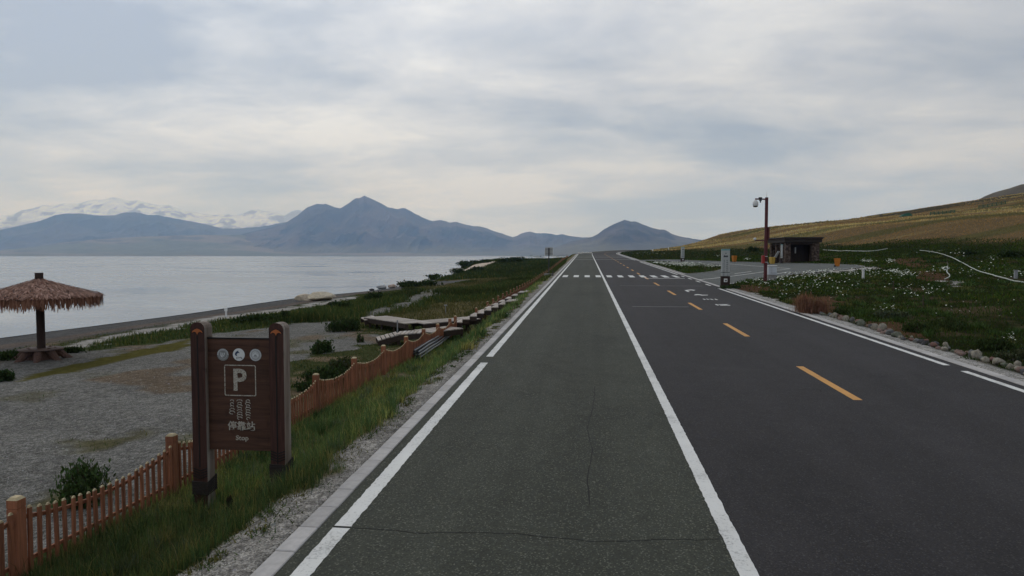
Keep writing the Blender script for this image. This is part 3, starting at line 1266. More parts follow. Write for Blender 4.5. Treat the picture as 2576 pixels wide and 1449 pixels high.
def pal_snow(x, y, z, hc, T, rd, gxx):
    n = fbm(x / 900, y / 900, 5, 3)
    c = lerp((0.10, 0.10, 0.10), (0.16, 0.145, 0.13), fbm(x / 400, y / 400, 3, 8))
    f = sstep(560, 950, z + 700 * (n - 0.5) + 500 * rd) * (1 - 0.6 * sstep(0.54, 0.64, fbm(x / 210, y / 420, 5, 14)))
    return lerp(c, c * 0 + np.array((0.92, 0.92, 0.92)), f) if False else c * (1 - f[..., None]) + np.array((0.92, 0.925, 0.93)) * f[..., None]


def pal_ridge(x, y, z, hc, T, rd, gxx):
    c = lerp((0.045, 0.046, 0.044), (0.085, 0.076, 0.068), sstep(.35, .65, fbm(x / 700, y / 700, 4, 4)))
    fo = sstep(0.54, 0.64, fbm(x / 420, y / 420, 4, 6)) * sstep(0.3, 0.6, T)
    return c * (1 - 0.6 * fo[..., None]) + np.array((0.022, 0.03, 0.024)) * 0.6 * fo[..., None]


def pal_main(x, y, z, hc, T, rd, gxx):
    c = lerp((0.058, 0.050, 0.042), (0.108, 0.084, 0.068), sstep(.35, .65, fbm(x / 600, y / 600, 4, 4)))
    low = 1 - sstep(40, 260, z + 160 * (fbm(x / 500, y / 500, 3, 12) - 0.5))
    c = c * (1 - low[..., None]) + np.array((0.130, 0.115, 0.065)) * low[..., None]
    fo = sstep(0.52, 0.58, fbm(x / 300, y / 420, 4, 6)) * sstep(90, 220, z) * (1 - sstep(420, 620, z)) * sstep(-0.02, 0.10, rd + 0.05)
    return c * (1 - 0.85 * fo[..., None]) + np.array((0.016, 0.022, 0.018)) * 0.85 * fo[..., None]


def pal_fan(x, y, z, hc, T, rd, gxx):
    c = lerp((0.115, 0.115, 0.060), (0.190, 0.150, 0.095), sstep(.38, .62, fbm(x / 1500, y / 700, 4, 4)))
    fo = sstep(0.60, 0.68, fbm(x / 300, y / 260, 4, 6)) * sstep(0.4, 0.7, T)
    return c * (1 - 0.7 * fo[..., None]) + np.array((0.03, 0.036, 0.03)) * 0.7 * fo[..., None]


mountain('snow_mountains', [(-260, 560), (-120, 548), (0, 545), (30, 541), (60, 528), (85, 525), (110, 517), (135, 517), (160, 511), (200, 512), (235, 503), (262, 502), (285, 496), (305, 499), (330, 505), (352, 503), (375, 510), (400, 516), (425, 514), (445, 523), (470, 531), (492, 532), (520, 538), (545, 541), (575, 539), (600, 541), (632, 530), (652, 527), (675, 532), (700, 534), (716, 541), (735, 532), (752, 528), (772, 534), (820, 548), (880, 560), (1000, 590)],
         17500, 24000, 29500, 3, pal_snow, 1.3, 700, 130, 0.42, 0.04, 'distant snow-covered mountain range across the lake')
mountain('blue_ridge', [(-260, 575), (-100, 585), (0, 579), (60, 566), (110, 553), (140, 541), (165, 537), (210, 537), (240, 541), (262, 542), (290, 541), (318, 534), (345, 533), (375, 540), (400, 541), (440, 549), (480, 556), (520, 564), (560, 575), (610, 574), (660, 570), (700, 562), (735, 556), (800, 566), (900, 590), (1000, 610)],
         12800, 16500, 20000, 15, pal_ridge, 1.1, 560, 100, 0.40, 0.04, 'dark blue ridge below the snow-covered range')
mountain('peaked_mountain', [(480, 640), (560, 606), (620, 586), (680, 572), (720, 560), (750, 541), (775, 521), (800, 513), (822, 513), (845, 522), (858, 523), (876, 512), (895, 499), (905, 498), (918, 491), (932, 498), (955, 508), (975, 520), (1000, 525), (1020, 523), (1035, 532), (1062, 546), (1088, 556), (1110, 553), (1130, 559), (1150, 558), (1175, 566), (1195, 569), (1212, 570), (1240, 580), (1262, 587), (1290, 597), (1312, 587), (1333, 582), (1352, 587), (1375, 586), (1398, 591), (1415, 589), (1440, 594), (1470, 597), (1500, 596), (1560, 604), (1640, 612), (1800, 625)],
         10300, 13200, 16500, 23, pal_main, 1.2, 1000, 190, 0.52, 0.05, 'pointed grey-blue mountain rising behind the far shore')
mountain('round_topped_mountain', [(1380, 628), (1440, 606), (1488, 597), (1503, 589), (1520, 576), (1540, 565), (1556, 558), (1570, 552), (1585, 556), (1598, 556), (1616, 564), (1640, 573), (1660, 577), (1672, 577), (1690, 588), (1712, 595), (1760, 603), (1850, 615), (2000, 630)],
         6500, 9000, 11500, 37, pal_main, 0.9, 340, 80, 0.42, 0.04, 'rounded blue mountain where the road disappears')
mountain('alluvial_slope', [(-300, 622), (-100, 630), (0, 629), (80, 622), (160, 610), (230, 603), (330, 596), (430, 592), (520, 590), (600, 590), (700, 600), (800, 606), (900, 612), (1000, 612), (1100, 616), (1250, 622), (1400, 630), (1600, 634)],
         9800, 12600, 15000, 43, pal_fan, 0.5, 360, 50, 0.10, 0.03, 'low green and tan slope along the far shore')

# a further dark hill behind the brown slope
hp = [(2250, 600), (2330, 560), (2410, 522), (2448, 505), (2470, 492), (2500, 480), (2530, 472), (2560, 462), (2600, 455), (2700, 450), (2800, 470), (2900, 500)]


def pal_hill(x, y, z, hc, T, rd, gxx):
    c = lerp((0.075, 0.062, 0.045), (0.11, 0.10, 0.065), sstep(.35, .65, fbm(x / 40, y / 60, 4, 4)))
    fo = sstep(0.50, 0.60, fbm(x / 60, y / 90, 4, 6))
    return c * (1 - 0.7 * fo[..., None]) + np.array((0.03, 0.03, 0.026)) * 0.7 * fo[..., None]


mountain('rocky_hill', hp, 560, 900, 1150, 51, pal_hill, 0.7, 160, 50, 0.12, 0.02, 'dark rocky hill top behind the brown slope')

# ================================================================== haze
hz = MB()
hz.box((-3000, 13400, 1295), (60000, 33600, 2606))
o = hz.build('haze', 'concrete')
tag(o, 'thin bluish air over the lake and mountains', 'haze', kind='stuff')
hm, hn, hl = new_mat('haze')
pv = hn.new('ShaderNodeVolumePrincipled')
pv.inputs['Color'].default_value = (0.36, 0.58, 1.0, 1)
pv.inputs['Absorption Color'].default_value = (1, 1, 1, 1)
pv.inputs['Density'].default_value = 6.5e-5
pv.inputs['Anisotropy'].default_value = 0.55
ho = hn.new('ShaderNodeOutputMaterial')
hl.new(pv.outputs[0], ho.inputs['Volume'])
o.data.materials.clear()
o.data.materials.append(hm)

# ================================================================== materials of things
wood('fence_wood', (0.235, 0.095, 0.050), 2, 0.4)
wood('fence_rail', (0.235, 0.097, 0.052), 1, 0.4)
simple('fence_cut_skylit', (0.44, 0.36, 0.22), 0.85, 0.25, 9.0)  # weathered cut tops, with sky light put into the paler colour
wood('sign_wood', (0.048, 0.021, 0.016), 2, 0.4, None, 0.6)
wood('sign_board', (0.058, 0.028, 0.018), 0, 0.45, None, 0.6, 0.6)
wood('sign_side', (0.17, 0.135, 0.11), 2, 0.4, (0.36, 0.335, 0.30), 0.85)
wood('deck', (0.33, 0.285, 0.245), 1, 0.22, (0.40, 0.39, 0.37), 0.85)
wood('deck_dark', (0.040, 0.028, 0.022), 0, 0.4)
simple('rope', (0.025, 0.020, 0.017), 0.9, 0.3, 40)
simple('black_paint', (0.010, 0.009, 0.009), 0.6, 0.2)
simple('emblem_orange', (0.36, 0.11, 0.035), 0.6, 0.15)
t_ = NT('letter_paint')
n_ = t_.noise(t_.coord('Object'), 45.0, 4, 0.7)
t_.out(t_.mix(t_.ramp(n_, [(0.40, 0.85), (0.52, 0.0)]), (0.42, 0.40, 0.345), (0.13, 0.10, 0.08)), 0.7, None, 0.2)
simple('emblem_grey', (0.19, 0.20, 0.20), 0.5, 0.1)
simple('emblem_white', (0.58, 0.60, 0.60), 0.5, 0.08)
simple('emblem_pale', (0.40, 0.42, 0.43), 0.5, 0.08)
simple('emblem_navy', (0.022, 0.045, 0.10), 0.5, 0.1)
simple('plain_white', (0.62, 0.63, 0.62), 0.55, 0.07, 5)
simple('panel_white', (0.37, 0.39, 0.38), 0.5, 0.08, 5)
simple('ink', (0.035, 0.04, 0.045), 0.6, 0.2)
simple('teal', (0.10, 0.26, 0.27), 0.5, 0.1)
wood('dark_wood', (0.035, 0.022, 0.018), 2, 0.4)
simple('dark_plank', (0.028, 0.022, 0.019), 0.75, 0.35, 3, grain=(1, 1, 12))
simple('pole_red', (0.085, 0.012, 0.016), 0.45, 0.15, 3, 0.4)
simple('box_red', (0.32, 0.022, 0.018), 0.45, 0.12, 3, 0.4)
simple('metal_grey', (0.22, 0.23, 0.24), 0.45, 0.12, 8, 0.5)
simple('metal_dark', (0.025, 0.025, 0.027), 0.5, 0.15, 8, 0.4)
simple('cabinet_white', (0.52, 0.55, 0.58), 0.5, 0.06, 3)
simple('bin_orange', (0.42, 0.145, 0.012), 0.5, 0.15, 4, 0.4)
simple('bin_yellow', (0.46, 0.30, 0.055), 0.55, 0.15, 4, 0.4)
simple('rubber', (0.015, 0.015, 0.015), 0.8, 0.2)
simple('glass_dark', (0.02, 0.02, 0.025), 0.12, 0.1, 3, 0.5)
simple('pipe_black', (0.032, 0.037, 0.045), 0.30, 0.2, 6, 0.6)
simple('hose_white', (0.40, 0.43, 0.38), 0.6, 0.15, 3)
simple('net_green', (0.020, 0.085, 0.055), 0.8, 0.25, 6)
simple('stem', (0.06, 0.045, 0.03), 0.9, 0.3)
simple('root_wood', (0.095, 0.055, 0.042), 0.85, 0.4, 7, grain=(3, 3, 0.7))
simple('table_top', (0.14, 0.10, 0.085), 0.8, 0.3, 5)
vcol_material('thatch', 0.9, 6.0, 0.2, 0.1, 0.01)
leaf_material('leaf')


def stone_bricks(name):
    t = NT(name)
    v = t.coord('Object')
    c = t.voro(v, 4.0, 'Color')
    bw = t.node('ShaderNodeRGBToBW')
    t.link(c, bw.inputs[0])
    col = t.ramp(bw.outputs[0], [(0.2, (0.040, 0.028, 0.022)), (0.5, (0.075, 0.052, 0.040)), (0.8, (0.13, 0.10, 0.085))])
    t.out(col, 0.9, t.bump(bw.outputs[0], 0.6, 0.03), 0.2)


stone_bricks('pillar_stone')

# ================================================================== picket fences
PH = 1.14


def make_post(mat_slots=('fence_wood', 'fence_cut_skylit')):
    b = MB()
    w = 0.075
    b.prism([(-w, -w), (w, -w), (w, w), (-w, w)], 2, -0.25, PH - 0.155)
    g = w - 0.008
    b.prism([(-g, -g), (g, -g), (g, g), (-g, g)], 2, PH - 0.155, PH - 0.145)
    b.prism([(-w, -w), (w, -w), (w, w), (-w, w)], 2, PH - 0.145, PH - 0.035)
    i = w - 0.03
    vs = [(-w, -w, PH - .035), (w, -w, PH - .035), (w, w, PH - .035), (-w, w, PH - .035), (-i, -i, PH), (i, -i, PH), (i, i, PH), (-i, i, PH)]
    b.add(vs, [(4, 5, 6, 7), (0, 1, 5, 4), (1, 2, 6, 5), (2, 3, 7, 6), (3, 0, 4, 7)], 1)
    return b


def make_picket():
    b = MB()
    hx, hy = 0.014, 0.031                                         # thin across the fence, wide along it
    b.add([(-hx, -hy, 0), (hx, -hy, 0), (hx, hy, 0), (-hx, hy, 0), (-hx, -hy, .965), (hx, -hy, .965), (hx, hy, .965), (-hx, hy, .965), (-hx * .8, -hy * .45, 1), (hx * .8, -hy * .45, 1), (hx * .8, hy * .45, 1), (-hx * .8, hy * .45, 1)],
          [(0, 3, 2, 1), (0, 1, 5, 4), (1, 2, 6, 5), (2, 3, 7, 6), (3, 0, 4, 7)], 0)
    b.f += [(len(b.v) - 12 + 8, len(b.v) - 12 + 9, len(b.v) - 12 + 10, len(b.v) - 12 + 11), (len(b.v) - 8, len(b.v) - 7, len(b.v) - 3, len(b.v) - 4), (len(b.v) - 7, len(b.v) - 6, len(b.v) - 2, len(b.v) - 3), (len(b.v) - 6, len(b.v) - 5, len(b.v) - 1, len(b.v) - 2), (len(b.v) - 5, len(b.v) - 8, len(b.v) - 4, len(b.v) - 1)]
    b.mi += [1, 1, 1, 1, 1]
    return b


def sag(f):
    """top of the pickets between two posts, 0..1 along the bay"""
    return 0.98 - 0.22 * (1 - (2 * f - 1) ** 2)


def fence(name, posts, single, label, parts_until=1e9):
    p0 = posts[0]
    root = empty(name, (p0[0], p0[1], gz(*p0)))
    tag(root, label, 'fence', 'red-brown picket fences')
    o0 = Vector(root.location)
    post_m = make_post().build('post', ['fence_wood', 'fence_cut_skylit'], root)
    pick_m = make_picket().build('picket', ['fence_wood', 'fence_cut_skylit'], root)
    used_p = used_k = False
    far = MB()
    for i, (x, y) in enumerate(posts):
        o = post_m if not used_p else link(post_m.copy(), root)
        used_p = True
        o.location = Vector((x, y, gz(x, y) - 0.02)) - o0
        o.rotation_euler = (random.uniform(-.012, .012), random.uniform(-.012, .012), random.uniform(-.02, .02))
    for (xa, ya), (xb, yb) in zip(posts[:-1], posts[1:]):
        L = math.hypot(xb - xa, yb - ya)
        az = math.atan2(-(xb - xa), yb - ya)
        za, zb = gz(xa, ya), gz(xb, yb)
        n = max(4, int(round(L / 0.152)))
        near = ya < parts_until
        for k in range(1, n):
            f = k / n
            x, y = xa + (xb - xa) * f, ya + (yb - ya) * f
            base = max(za + (zb - za) * f, gz(x, y) - 0.03) + 0.045
            h = (za + (zb - za) * f) + sag(f) - base + random.uniform(-.008, .008)
            p = Vector((x + 0.048, y, base)) - o0
            if near:
                o = pick_m if not used_k else link(pick_m.copy(), root)
                used_k = True
                o.location = p
                o.scale = (1, random.uniform(.9, 1.1), h)
                o.rotation_euler = (random.uniform(-.02, .02), random.uniform(-.012, .012), az + random.uniform(-.05, .05))
            else:
                far.cur = 0
                far.box((p.x, p.y, p.z + h / 2 - .015), (0.026, 0.062, h - .03))
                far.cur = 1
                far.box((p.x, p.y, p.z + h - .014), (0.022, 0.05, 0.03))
        for kind in (0, 1):
            pts = []
            for k in range(9):
                f = k / 8
                x, y = xa + (xb - xa) * f, ya + (yb - ya) * f
                z = za + (zb - za) * f + (0.20 if kind == 0 else sag(f) - 0.15)
                pts.append(Vector((x, y, z)) - o0)
            r = MB()
            for a, b in zip(pts[:-1], pts[1:]):
                d = (b - a).normalized() * 0.004
                r.bar(a - d, b + d, 0.032, 0.052)
            if near:
                r.build('rail', 'fence_rail', root)
            else:
                bb = len(far.v)
                far.v += r.v
                far.f += [tuple(bb + q for q in f_) for f_ in r.f]
                far.mi += [0] * len(r.f)
    if far.v:
        tag(far.build('picket_row', ['fence_wood', 'fence_cut_skylit'], root), kind='stuff')
    if not used_k:
        bpy.data.objects.remove(pick_m)
    return root


FX = -7.5
near_posts = [(FX, 1.5), (FX, 4.8), (FX, 8.13), (FX, 11.55), (FX, 14.9), (FX, 18.2), (FX, 21.35), (FX, 24.6), (FX, 27.8), (FX, 30.85), (FX, 33.9), (FX, 37.0), (FX, 38.6)]
fence('picket_fence', near_posts, True, 'red-brown scalloped picket fence running behind the wooden parking sign')
far_posts = [(FX + 0.1, 45.4)] + [(FX, 51.4 + 3.15 * k) for k in range(13)]
for k in range(36):
    yq = far_posts[-1][1] + 4.0
    far_posts.append((FX + 0.0 + (1.1 * sstep(100, 190, yq)), yq))
fence('picket_fence', [(float(a), float(b)) for a, b in far_posts], False, 'red-brown scalloped picket fence starting beyond the wooden steps', 52.0)

# ================================================================== parking sign
SY = 11.0
PL, PR = at_Y(510, 1000, SY).x, at_Y(705, 1000, SY).x
sm = mpp((PL, SY, 0))
sgl, sgr = gz(PL, SY), gz(PR, SY)
ztop = at_Y(510, 809, SY).z
sx0 = (PL + PR) / 2
sign = tag(empty('parking_sign', (sx0, SY, min(sgl, sgr))), 'tall brown wooden stop sign with a big white P, by the picket fence', 'sign')
so = Vector(sign.location)


def sl(u, v, y=SY):
    p = at_Y(u, v, y)
    return (p.x - so.x, p.z - so.z)


PW, PD = 0.255, 0.24
for px_, g_ in ((PL, sgl), (PR, sgr)):
    lx_ = px_ - so.x
    b = MB()
    w = PW / 2
    zt = ztop - so.z
    arch = [(lx_ - w, -0.4)] + [(lx_ + w, -0.4), (lx_ + w, zt - 0.10), (lx_ + w * .86, zt - 0.05), (lx_ + w * .55, zt - 0.015), (lx_ + w * .2, zt), (lx_ - w * .2, zt), (lx_ - w * .55, zt - 0.015), (lx_ - w * .86, zt - 0.05), (lx_ - w, zt - 0.10)]
    n = len(arch)
    b.add([(p[0], -PD / 2, p[1]) for p in arch] + [(p[0], PD / 2, p[1]) for p in arch], [tuple(range(n))], 0)
    b.f += [tuple(range(2 * n - 1, n - 1, -1))] + [(i, n + i, n + (i + 1) % n, (i + 1) % n) for i in range(n)]
    b.mi += [0] + [1] * n
    post = b.build('post', ['sign_wood', 'sign_side'], sign)
    tag(post, 'round-topped square post, grey and weathered on its side')
    g = MB()
    g.box((lx_ - 0.005, -PD / 2 - 0.001, (zt + 0.55) / 2 - 0.03), (0.022, 0.006, zt - 0.95))
    g.build('groove', 'black_paint', post)
    # bird emblem
    zb = zt - 0.135
    for sc_, mt, dy in ((1.0, 'black_paint', 0.004), (0.80, 'emblem_orange', 0.008)):
        e = MB()
        q = [(-.125, -.045), (-.10, .0), (-.05, .032), (0, .05), (.05, .032), (.10, .0), (.125, -.045), (.07, -.018), (.03, -.03), (0.012, -.06), (0, -.085), (-0.012, -.06), (-.03, -.03), (-.07, -.018)]
        q = [(lx_ + a * sc_, zb - 0.01 + c * sc_) for a, c in q]
        e.add([(a, -PD / 2 - dy, c) for a, c in q], [tuple(range(len(q)))[::-1]])
        e.build('bird_emblem', mt, post)
    zc_ = g_ - so.z
    for k in range(4):
        ch = MB()
        z_ = zc_ + 0.56 + 0.045 * k
        for s_ in (-1, 1):
            ch.bar((lx_ + s_ * 0.005, -PD / 2 - .003, z_ - 0.035), (lx_ + s_ * 0.128, -PD / 2 - .003, z_ + 0.01), 0.008, 0.018)
        ch.build('chevron', 'black_paint', post)
    for k in range(9):
        rr = MB()
        z_ = zc_ + 0.26 + 0.026 * k
        a_, d_ = w + 0.012, PD / 2 + 0.012
        tl = 0.012 * k
        pts = [(lx_ - a_, -d_, z_), (lx_ + a_, -d_, z_ - 0.01), (lx_ + a_ + .01, d_, z_ + 0.02 + tl * .4), (lx_ - a_, d_, z_ + 0.02), (lx_ - a_, -d_, z_)]
        rr.tube(pts, 0.014, 6)
        rr.build('rope_winding', 'rope', post)
bt, bb_ = sl(600, 852)[1], sl(600, 1131)[1]
b = MB()
BY = 0.0
bw_ = (PR - PL) - PW + 0.02
b.box((0, BY, (bt + bb_) / 2), (bw_, 0.07, bt - bb_), bev=0.006)
board = b.build('board', 'sign_board', sign)
cap = MB()
cap.box((0, BY, bt + 0.012), (bw_ - .02, 0.10, 0.024))
cap.build('top_rail', 'black_paint', board)
FY = BY - 0.035


def fl(u, v):
    p = at_Y(u, v, SY + FY)
    return p.x - so.x, p.z - so.z


def flat_poly(name, pts, mat, parent, dy=0.004):
    e = MB()
    e.add([(a, FY - dy, c) for a, c in pts], [tuple(range(len(pts)))])
    return e.build(name, mat, parent)


def disc(u, v, r, mat, dy, name='emblem', parent=None, n=28):
    cx_, cz_ = fl(u, v)
    return flat_poly(name, [(cx_ + r * math.cos(-a * 2 * math.pi / n), cz_ + r * math.sin(-a * 2 * math.pi / n)) for a in range(n)][::-1], mat, parent, dy)


er = 15.2 * sm
# left round emblem: grey, pale ring, a swirl inside
e1 = disc(561, 892, er, 'emblem_grey', .004, 'emblem', board)
disc(561, 892, er * .74, 'emblem_pale', .006, 'emblem_ring', e1)
disc(561, 892, er * .66, 'emblem_grey', .008, 'emblem_disc', e1)
c1 = fl(561, 892)
for pts in ([(-.36, .38), (-.24, .40), (-.20, -.05), (-.05, -.30), (.12, -.36), (-.16, -.46), (-.38, -.24), (-.40, .05)], [(-.02, .30), (.10, .36), (.04, -.05), (.14, -.22), (.02, -.24), (-.08, -.05)], [(.24, .34), (.42, .30), (.30, -.02), (.22, -.30), (.12, -.28), (.20, .02)]):
    flat_poly('swirl', [(c1[0] + a * er, c1[1] + c * er) for a, c in pts], 'emblem_white', e1, .010)
for k in range(13):
    a = math.pi * (0.02 + 0.96 * k / 12)
    cxx, czz = c1[0] + math.cos(a) * er * .87, c1[1] + math.sin(a) * er * .87
    flat_poly('emblem_mark', [(cxx + dx_ * er * .07, czz + dz_ * er * .07) for dx_, dz_ in ((-1, -1), (-1, 1), (1, 1), (1, -1))], 'emblem_white', e1, .006)
# middle emblem: white with a dark blue arched head and brush strokes
e2 = disc(601, 892, er * 1.02, 'emblem_white', .004, 'emblem', board)
c2 = fl(601, 892)
for pts, mt in (([(-.62, -.05), (-.66, .12), (-.55, .36), (-.38, .52), (-.20, .60), (-.06, .70), (-.10, .54), (.04, .42), (.16, .28), (.10, .20), (-.06, .30), (-.22, .22), (-.34, .10), (-.36, -.04), (-.26, -.18), (-.42, -.22), (-.52, -.12), (-.60, -.16)], 'emblem_navy'),
                ([(-.45, -.50), (-.30, -.38), (-.10, -.40), (-.12, -.46), (-.28, -.46), (-.36, -.56)], 'ink'), ([(-.05, -.62), (-.0, -.36), (.08, -.36), (.04, -.62)], 'ink'), ([(.10, -.46), (.30, -.36), (.34, -.42), (.16, -.54)], 'ink'),
                ([(.36, -.38), (.46, -.38), (.48, -.58), (.66, -.66), (.64, -.72), (.40, -.64)], 'ink'), ([(-.48, -.66), (-.2, -.60), (-.18, -.66), (-.44, -.74)], 'ink')):
    flat_poly('brush_mark', [(c2[0] + a * er, c2[1] + c * er) for a, c in pts], mt, e2, .007)
# right emblem: pale with a toothed rim and a peak
e3 = disc(643, 893, er, 'emblem_pale', .004, 'emblem', board)
c3 = fl(643, 893)
disc(643, 893, er * .72, 'emblem_grey', .006, 'emblem_ring', e3)
disc(643, 893, er * .66, 'emblem_pale', .008, 'emblem_disc', e3)
flat_poly('peak_mark', [(c3[0] + a * er, c3[1] + c * er) for a, c in ((-.5, -.2), (-.46, .1), (-.2, .2), (0, .46), (.2, .2), (.46, .1), (.5, -.2), (.3, -.26), (.24, .02), (0, .18), (-.24, .02), (-.3, -.26))], 'emblem_white', e3, .010)
flat_poly('peak_mark', [(c3[0] + a * er, c3[1] + c * er) for a, c in ((-.3, -.24), (-.1, .06), (.12, .0), (.34, -.24))], 'metal_grey', e3, .011)
for k in range(20):
    a = 2 * math.pi * k / 20
    cxx, czz = c3[0] + math.cos(a) * er * .85, c3[1] + math.sin(a) * er * .85
    flat_poly('emblem_mark', [(cxx + dx_ * er * .055, czz + dz_ * er * .055) for dx_, dz_ in ((-1, -1), (-1, 1), (1, 1), (1, -1))], 'emblem_white', e3, .006)
# framed P
x0_, z1_ = fl(564, 917)
x1_, z0_ = fl(645, 997)
fr = MB()
r_ = 0.03
tck = 0.017
ring_o, ring_i = [], []
for (cx_, cz_, a0) in ((x1_ - r_, z1_ - r_, 0), (x0_ + r_, z1_ - r_, 90), (x0_ + r_, z0_ + r_, 180), (x1_ - r_, z0_ + r_, 270)):
    for k in range(5):
        a = R(a0 + 22.5 * k)
        ring_o.append((cx_ + r_ * math.cos(a), FY - .004, cz_ + r_ * math.sin(a)))
        ring_i.append((cx_ + (r_ - tck) * math.cos(a), FY - .004, cz_ + (r_ - tck) * math.sin(a)))
n = len(ring_o)
fr.add(ring_o + ring_i, [(i, (i + 1) % n, n + (i + 1) % n, n + i) for i in range(n)])
fr.build('letter_frame', 'letter_paint', board)
pc = fl(603, 957)
text_mesh('letter', 'P', 0.52, 'letter_paint', board, (pc[0] - 0.005, FY - .004, pc[1] - 0.01), offset=0.012, sx=0.95)
pc = fl(608, 1073)
text_mesh('lettering', '停靠站', 0.165, 'letter_paint', board, (pc[0], FY - .004, pc[1]), offset=0.003)
pc = fl(609.5, 1102)
text_mesh('lettering', 'Stop', 0.112, 'letter_paint', board, (pc[0], FY - .004, pc[1]), offset=0.002, sx=1.12)
for u_, v0_, v1_, sd in ((584, 1006, 1041, 1), (603, 1006, 1055, 2), (624, 1006, 1056, 3)):      # three columns of upright script
    xx, za_ = fl(u_, v0_)
    _, zb_ = fl(u_, v1_)
    rs = random.Random(sd)
    nst = 5 if v1_ < 1045 else 8
    for k in range(nst):
        z_ = za_ + (zb_ - za_) * (k + .5) / nst
        hh = abs(zb_ - za_) / nst
        w_ = 0.030 + rs.uniform(0, .022)
        loop = [(xx + w_ * math.cos(a) * (1 if a < 4.4 else .6), FY - .005, z_ + hh * .55 * math.sin(a)) for a in [q * .62 + rs.uniform(-.1, .1) for q in range(rs.choice((6, 8, 9)))]]
        g = MB()
        g.tube([(xx + w_ * .5, FY - .005, z_ + hh * .62)] + loop, 0.0068, 5)
        g.build('script_stroke', 'letter_paint', board)

# ================================================================== thatched parasol on the shore
ub = at(105, 903)
um = mpp(ub)
uroot = tag(empty('thatched_parasol', ub), 'large round thatched straw parasol on a thick dark pole by the lake', 'parasol')
HT = 217 * um
b = MB()
b.tube([(0, 0, -0.3), (0, 0, HT)], 9.3 * um, 14)
pole = b.build('pole', 'dark_wood', uroot, True)
RC = 136 * um
z_ap, z_rim = 203 * um, 160 * um
prof = lambda f: (z_ap + (z_rim - z_ap) * (f ** 0.92))            # f: 0 at the pole, 1 at the rim
b = MB()
b.lathe([(0.25, z_rim - .25), (RC * .97, z_rim - 0.12), (RC * .985, z_rim - .03), (RC * .66, prof(.66) - .04), (RC * .33, prof(.33) - .04), (0.12, z_ap - .02)], 32)
b.build('canopy', 'root_wood', uroot, True)
rs = np.random.default_rng(5)
P0, P1, W, Cc = [], [], [], []
for row in range(17):
    f0 = 0.05 + 0.93 * row / 16
    n = int(46 + 300 * f0)
    a = rs.uniform(0, 2 * np.pi, n)
    f = np.clip(f0 + rs.normal(0, .018, n), 0.03, 1.0)
    oct_ = 1 - 0.035 * (1 - np.abs(np.cos(4 * a)))
    ra = RC * f * oct_
    ln = rs.uniform(.16, .34, n) / RC
    f2 = np.minimum(f + ln, 1.05)
    a2 = a + rs.normal(0, .05, n) / (f + .15)
    rb = RC * f2 * oct_
    za = np.array([prof(min(q, 1)) for q in f]) + rs.uniform(0.0, .07, n)
    zb = np.array([prof(min(q, 1)) - max(0, q - 1) * 1.6 for q in f2]) + rs.uniform(-.03, .05, n)
    P0.append(np.stack([ra * np.cos(a), ra * np.sin(a), za], 1))
    P1.append(np.stack([rb * np.cos(a2), rb * np.sin(a2), zb], 1))
    W.append(rs.uniform(.03, .085, n))
    k = rs.uniform(0, 1, n)[:, None]
    Cc.append((np.array((0.135, 0.062, 0.042)) * (1 - k) + np.array((0.36, 0.225, 0.175)) * k) * rs.uniform(.7, 1.2, n)[:, None])
for lay_ in range(3):                                              # hanging fringe
    n = 620
    a = rs.uniform(0, 2 * np.pi, n)
    oct_ = 1 - 0.035 * (1 - np.abs(np.cos(4 * a)))
    ra = RC * (1.0 - .02 * lay_) * oct_
    za = z_rim + rs.uniform(-.06, .03, n)
    L = rs.uniform(.30, .60, n) * (1 - .1 * lay_)
    rb = ra + rs.normal(0.02, .03, n)
    a2 = a + rs.normal(0, .022, n)
    P0.append(np.stack([ra * np.cos(a), ra * np.sin(a), za], 1))
    P1.append(np.stack([rb * np.cos(a2), rb * np.sin(a2), za - L], 1))
    W.append(rs.uniform(.03, .075, n))
    k = rs.uniform(0, 1, n)[:, None]
    Cc.append(np.array((0.12, 0.052, 0.034)) * (1 - k) + np.array((0.27, 0.14, 0.09)) * k)
P0, P1, W, Cc = np.concatenate(P0), np.concatenate(P1), np.concatenate(W), np.concatenate(Cc)
tang = np.stack([-P0[:, 1], P0[:, 0], 0 * P0[:, 0]], 1)
tang /= np.linalg.norm(tang, axis=1)[:, None] + 1e-9
hw_ = tang * (W / 2)[:, None]
V = np.stack([P0 - hw_, P0 + hw_, P1 + hw_ * .35, P1 - hw_ * .35], 1).reshape(-1, 3)
F = np.arange(len(P0) * 4).reshape(-1, 4)
tag(mesh_np('thatch', V, F, 'thatch', uroot, attrs={'col': np.repeat(Cc, 4, 0)}), kind='stuff')
# the root table round the pole
troot = tag(empty('root_table', ub), 'low round table on gnarled root legs under the straw parasol', 'table')
b = MB()
ht = 27 * um
b.lathe([(48 * um * .96, ht - .06), (48 * um, ht - .03), (48 * um, ht), (48 * um * .97, ht + .012)], 26, wob=lambda a, z: 1 + .05 * math.sin(3 * a + 1) + .03 * math.sin(7 * a))
b.build('table_top', 'table_top', troot, True)
b = MB()
b.lathe([(0.62, -.1), (0.55, .1), (0.5, ht - .05)], 14, wob=lambda a, z: 1 + .12 * math.sin(5 * a))
b.build('stump', 'root_wood', troot, True)
for a in (200, 255, 300, 345, 30, 90, 145):
    b = MB()
    c_, s_ = math.cos(R(a)), math.sin(R(a))
    b.tube([(c_ * .45, s_ * .45, ht - .1), (c_ * .72, s_ * .72, .28), (c_ * .92, s_ * .92, .08), (c_ * 1.18, s_ * 1.18, -.06)], [.17, .16, .14, .09], 8)
    b.build('leg', 'root_wood', troot, True)

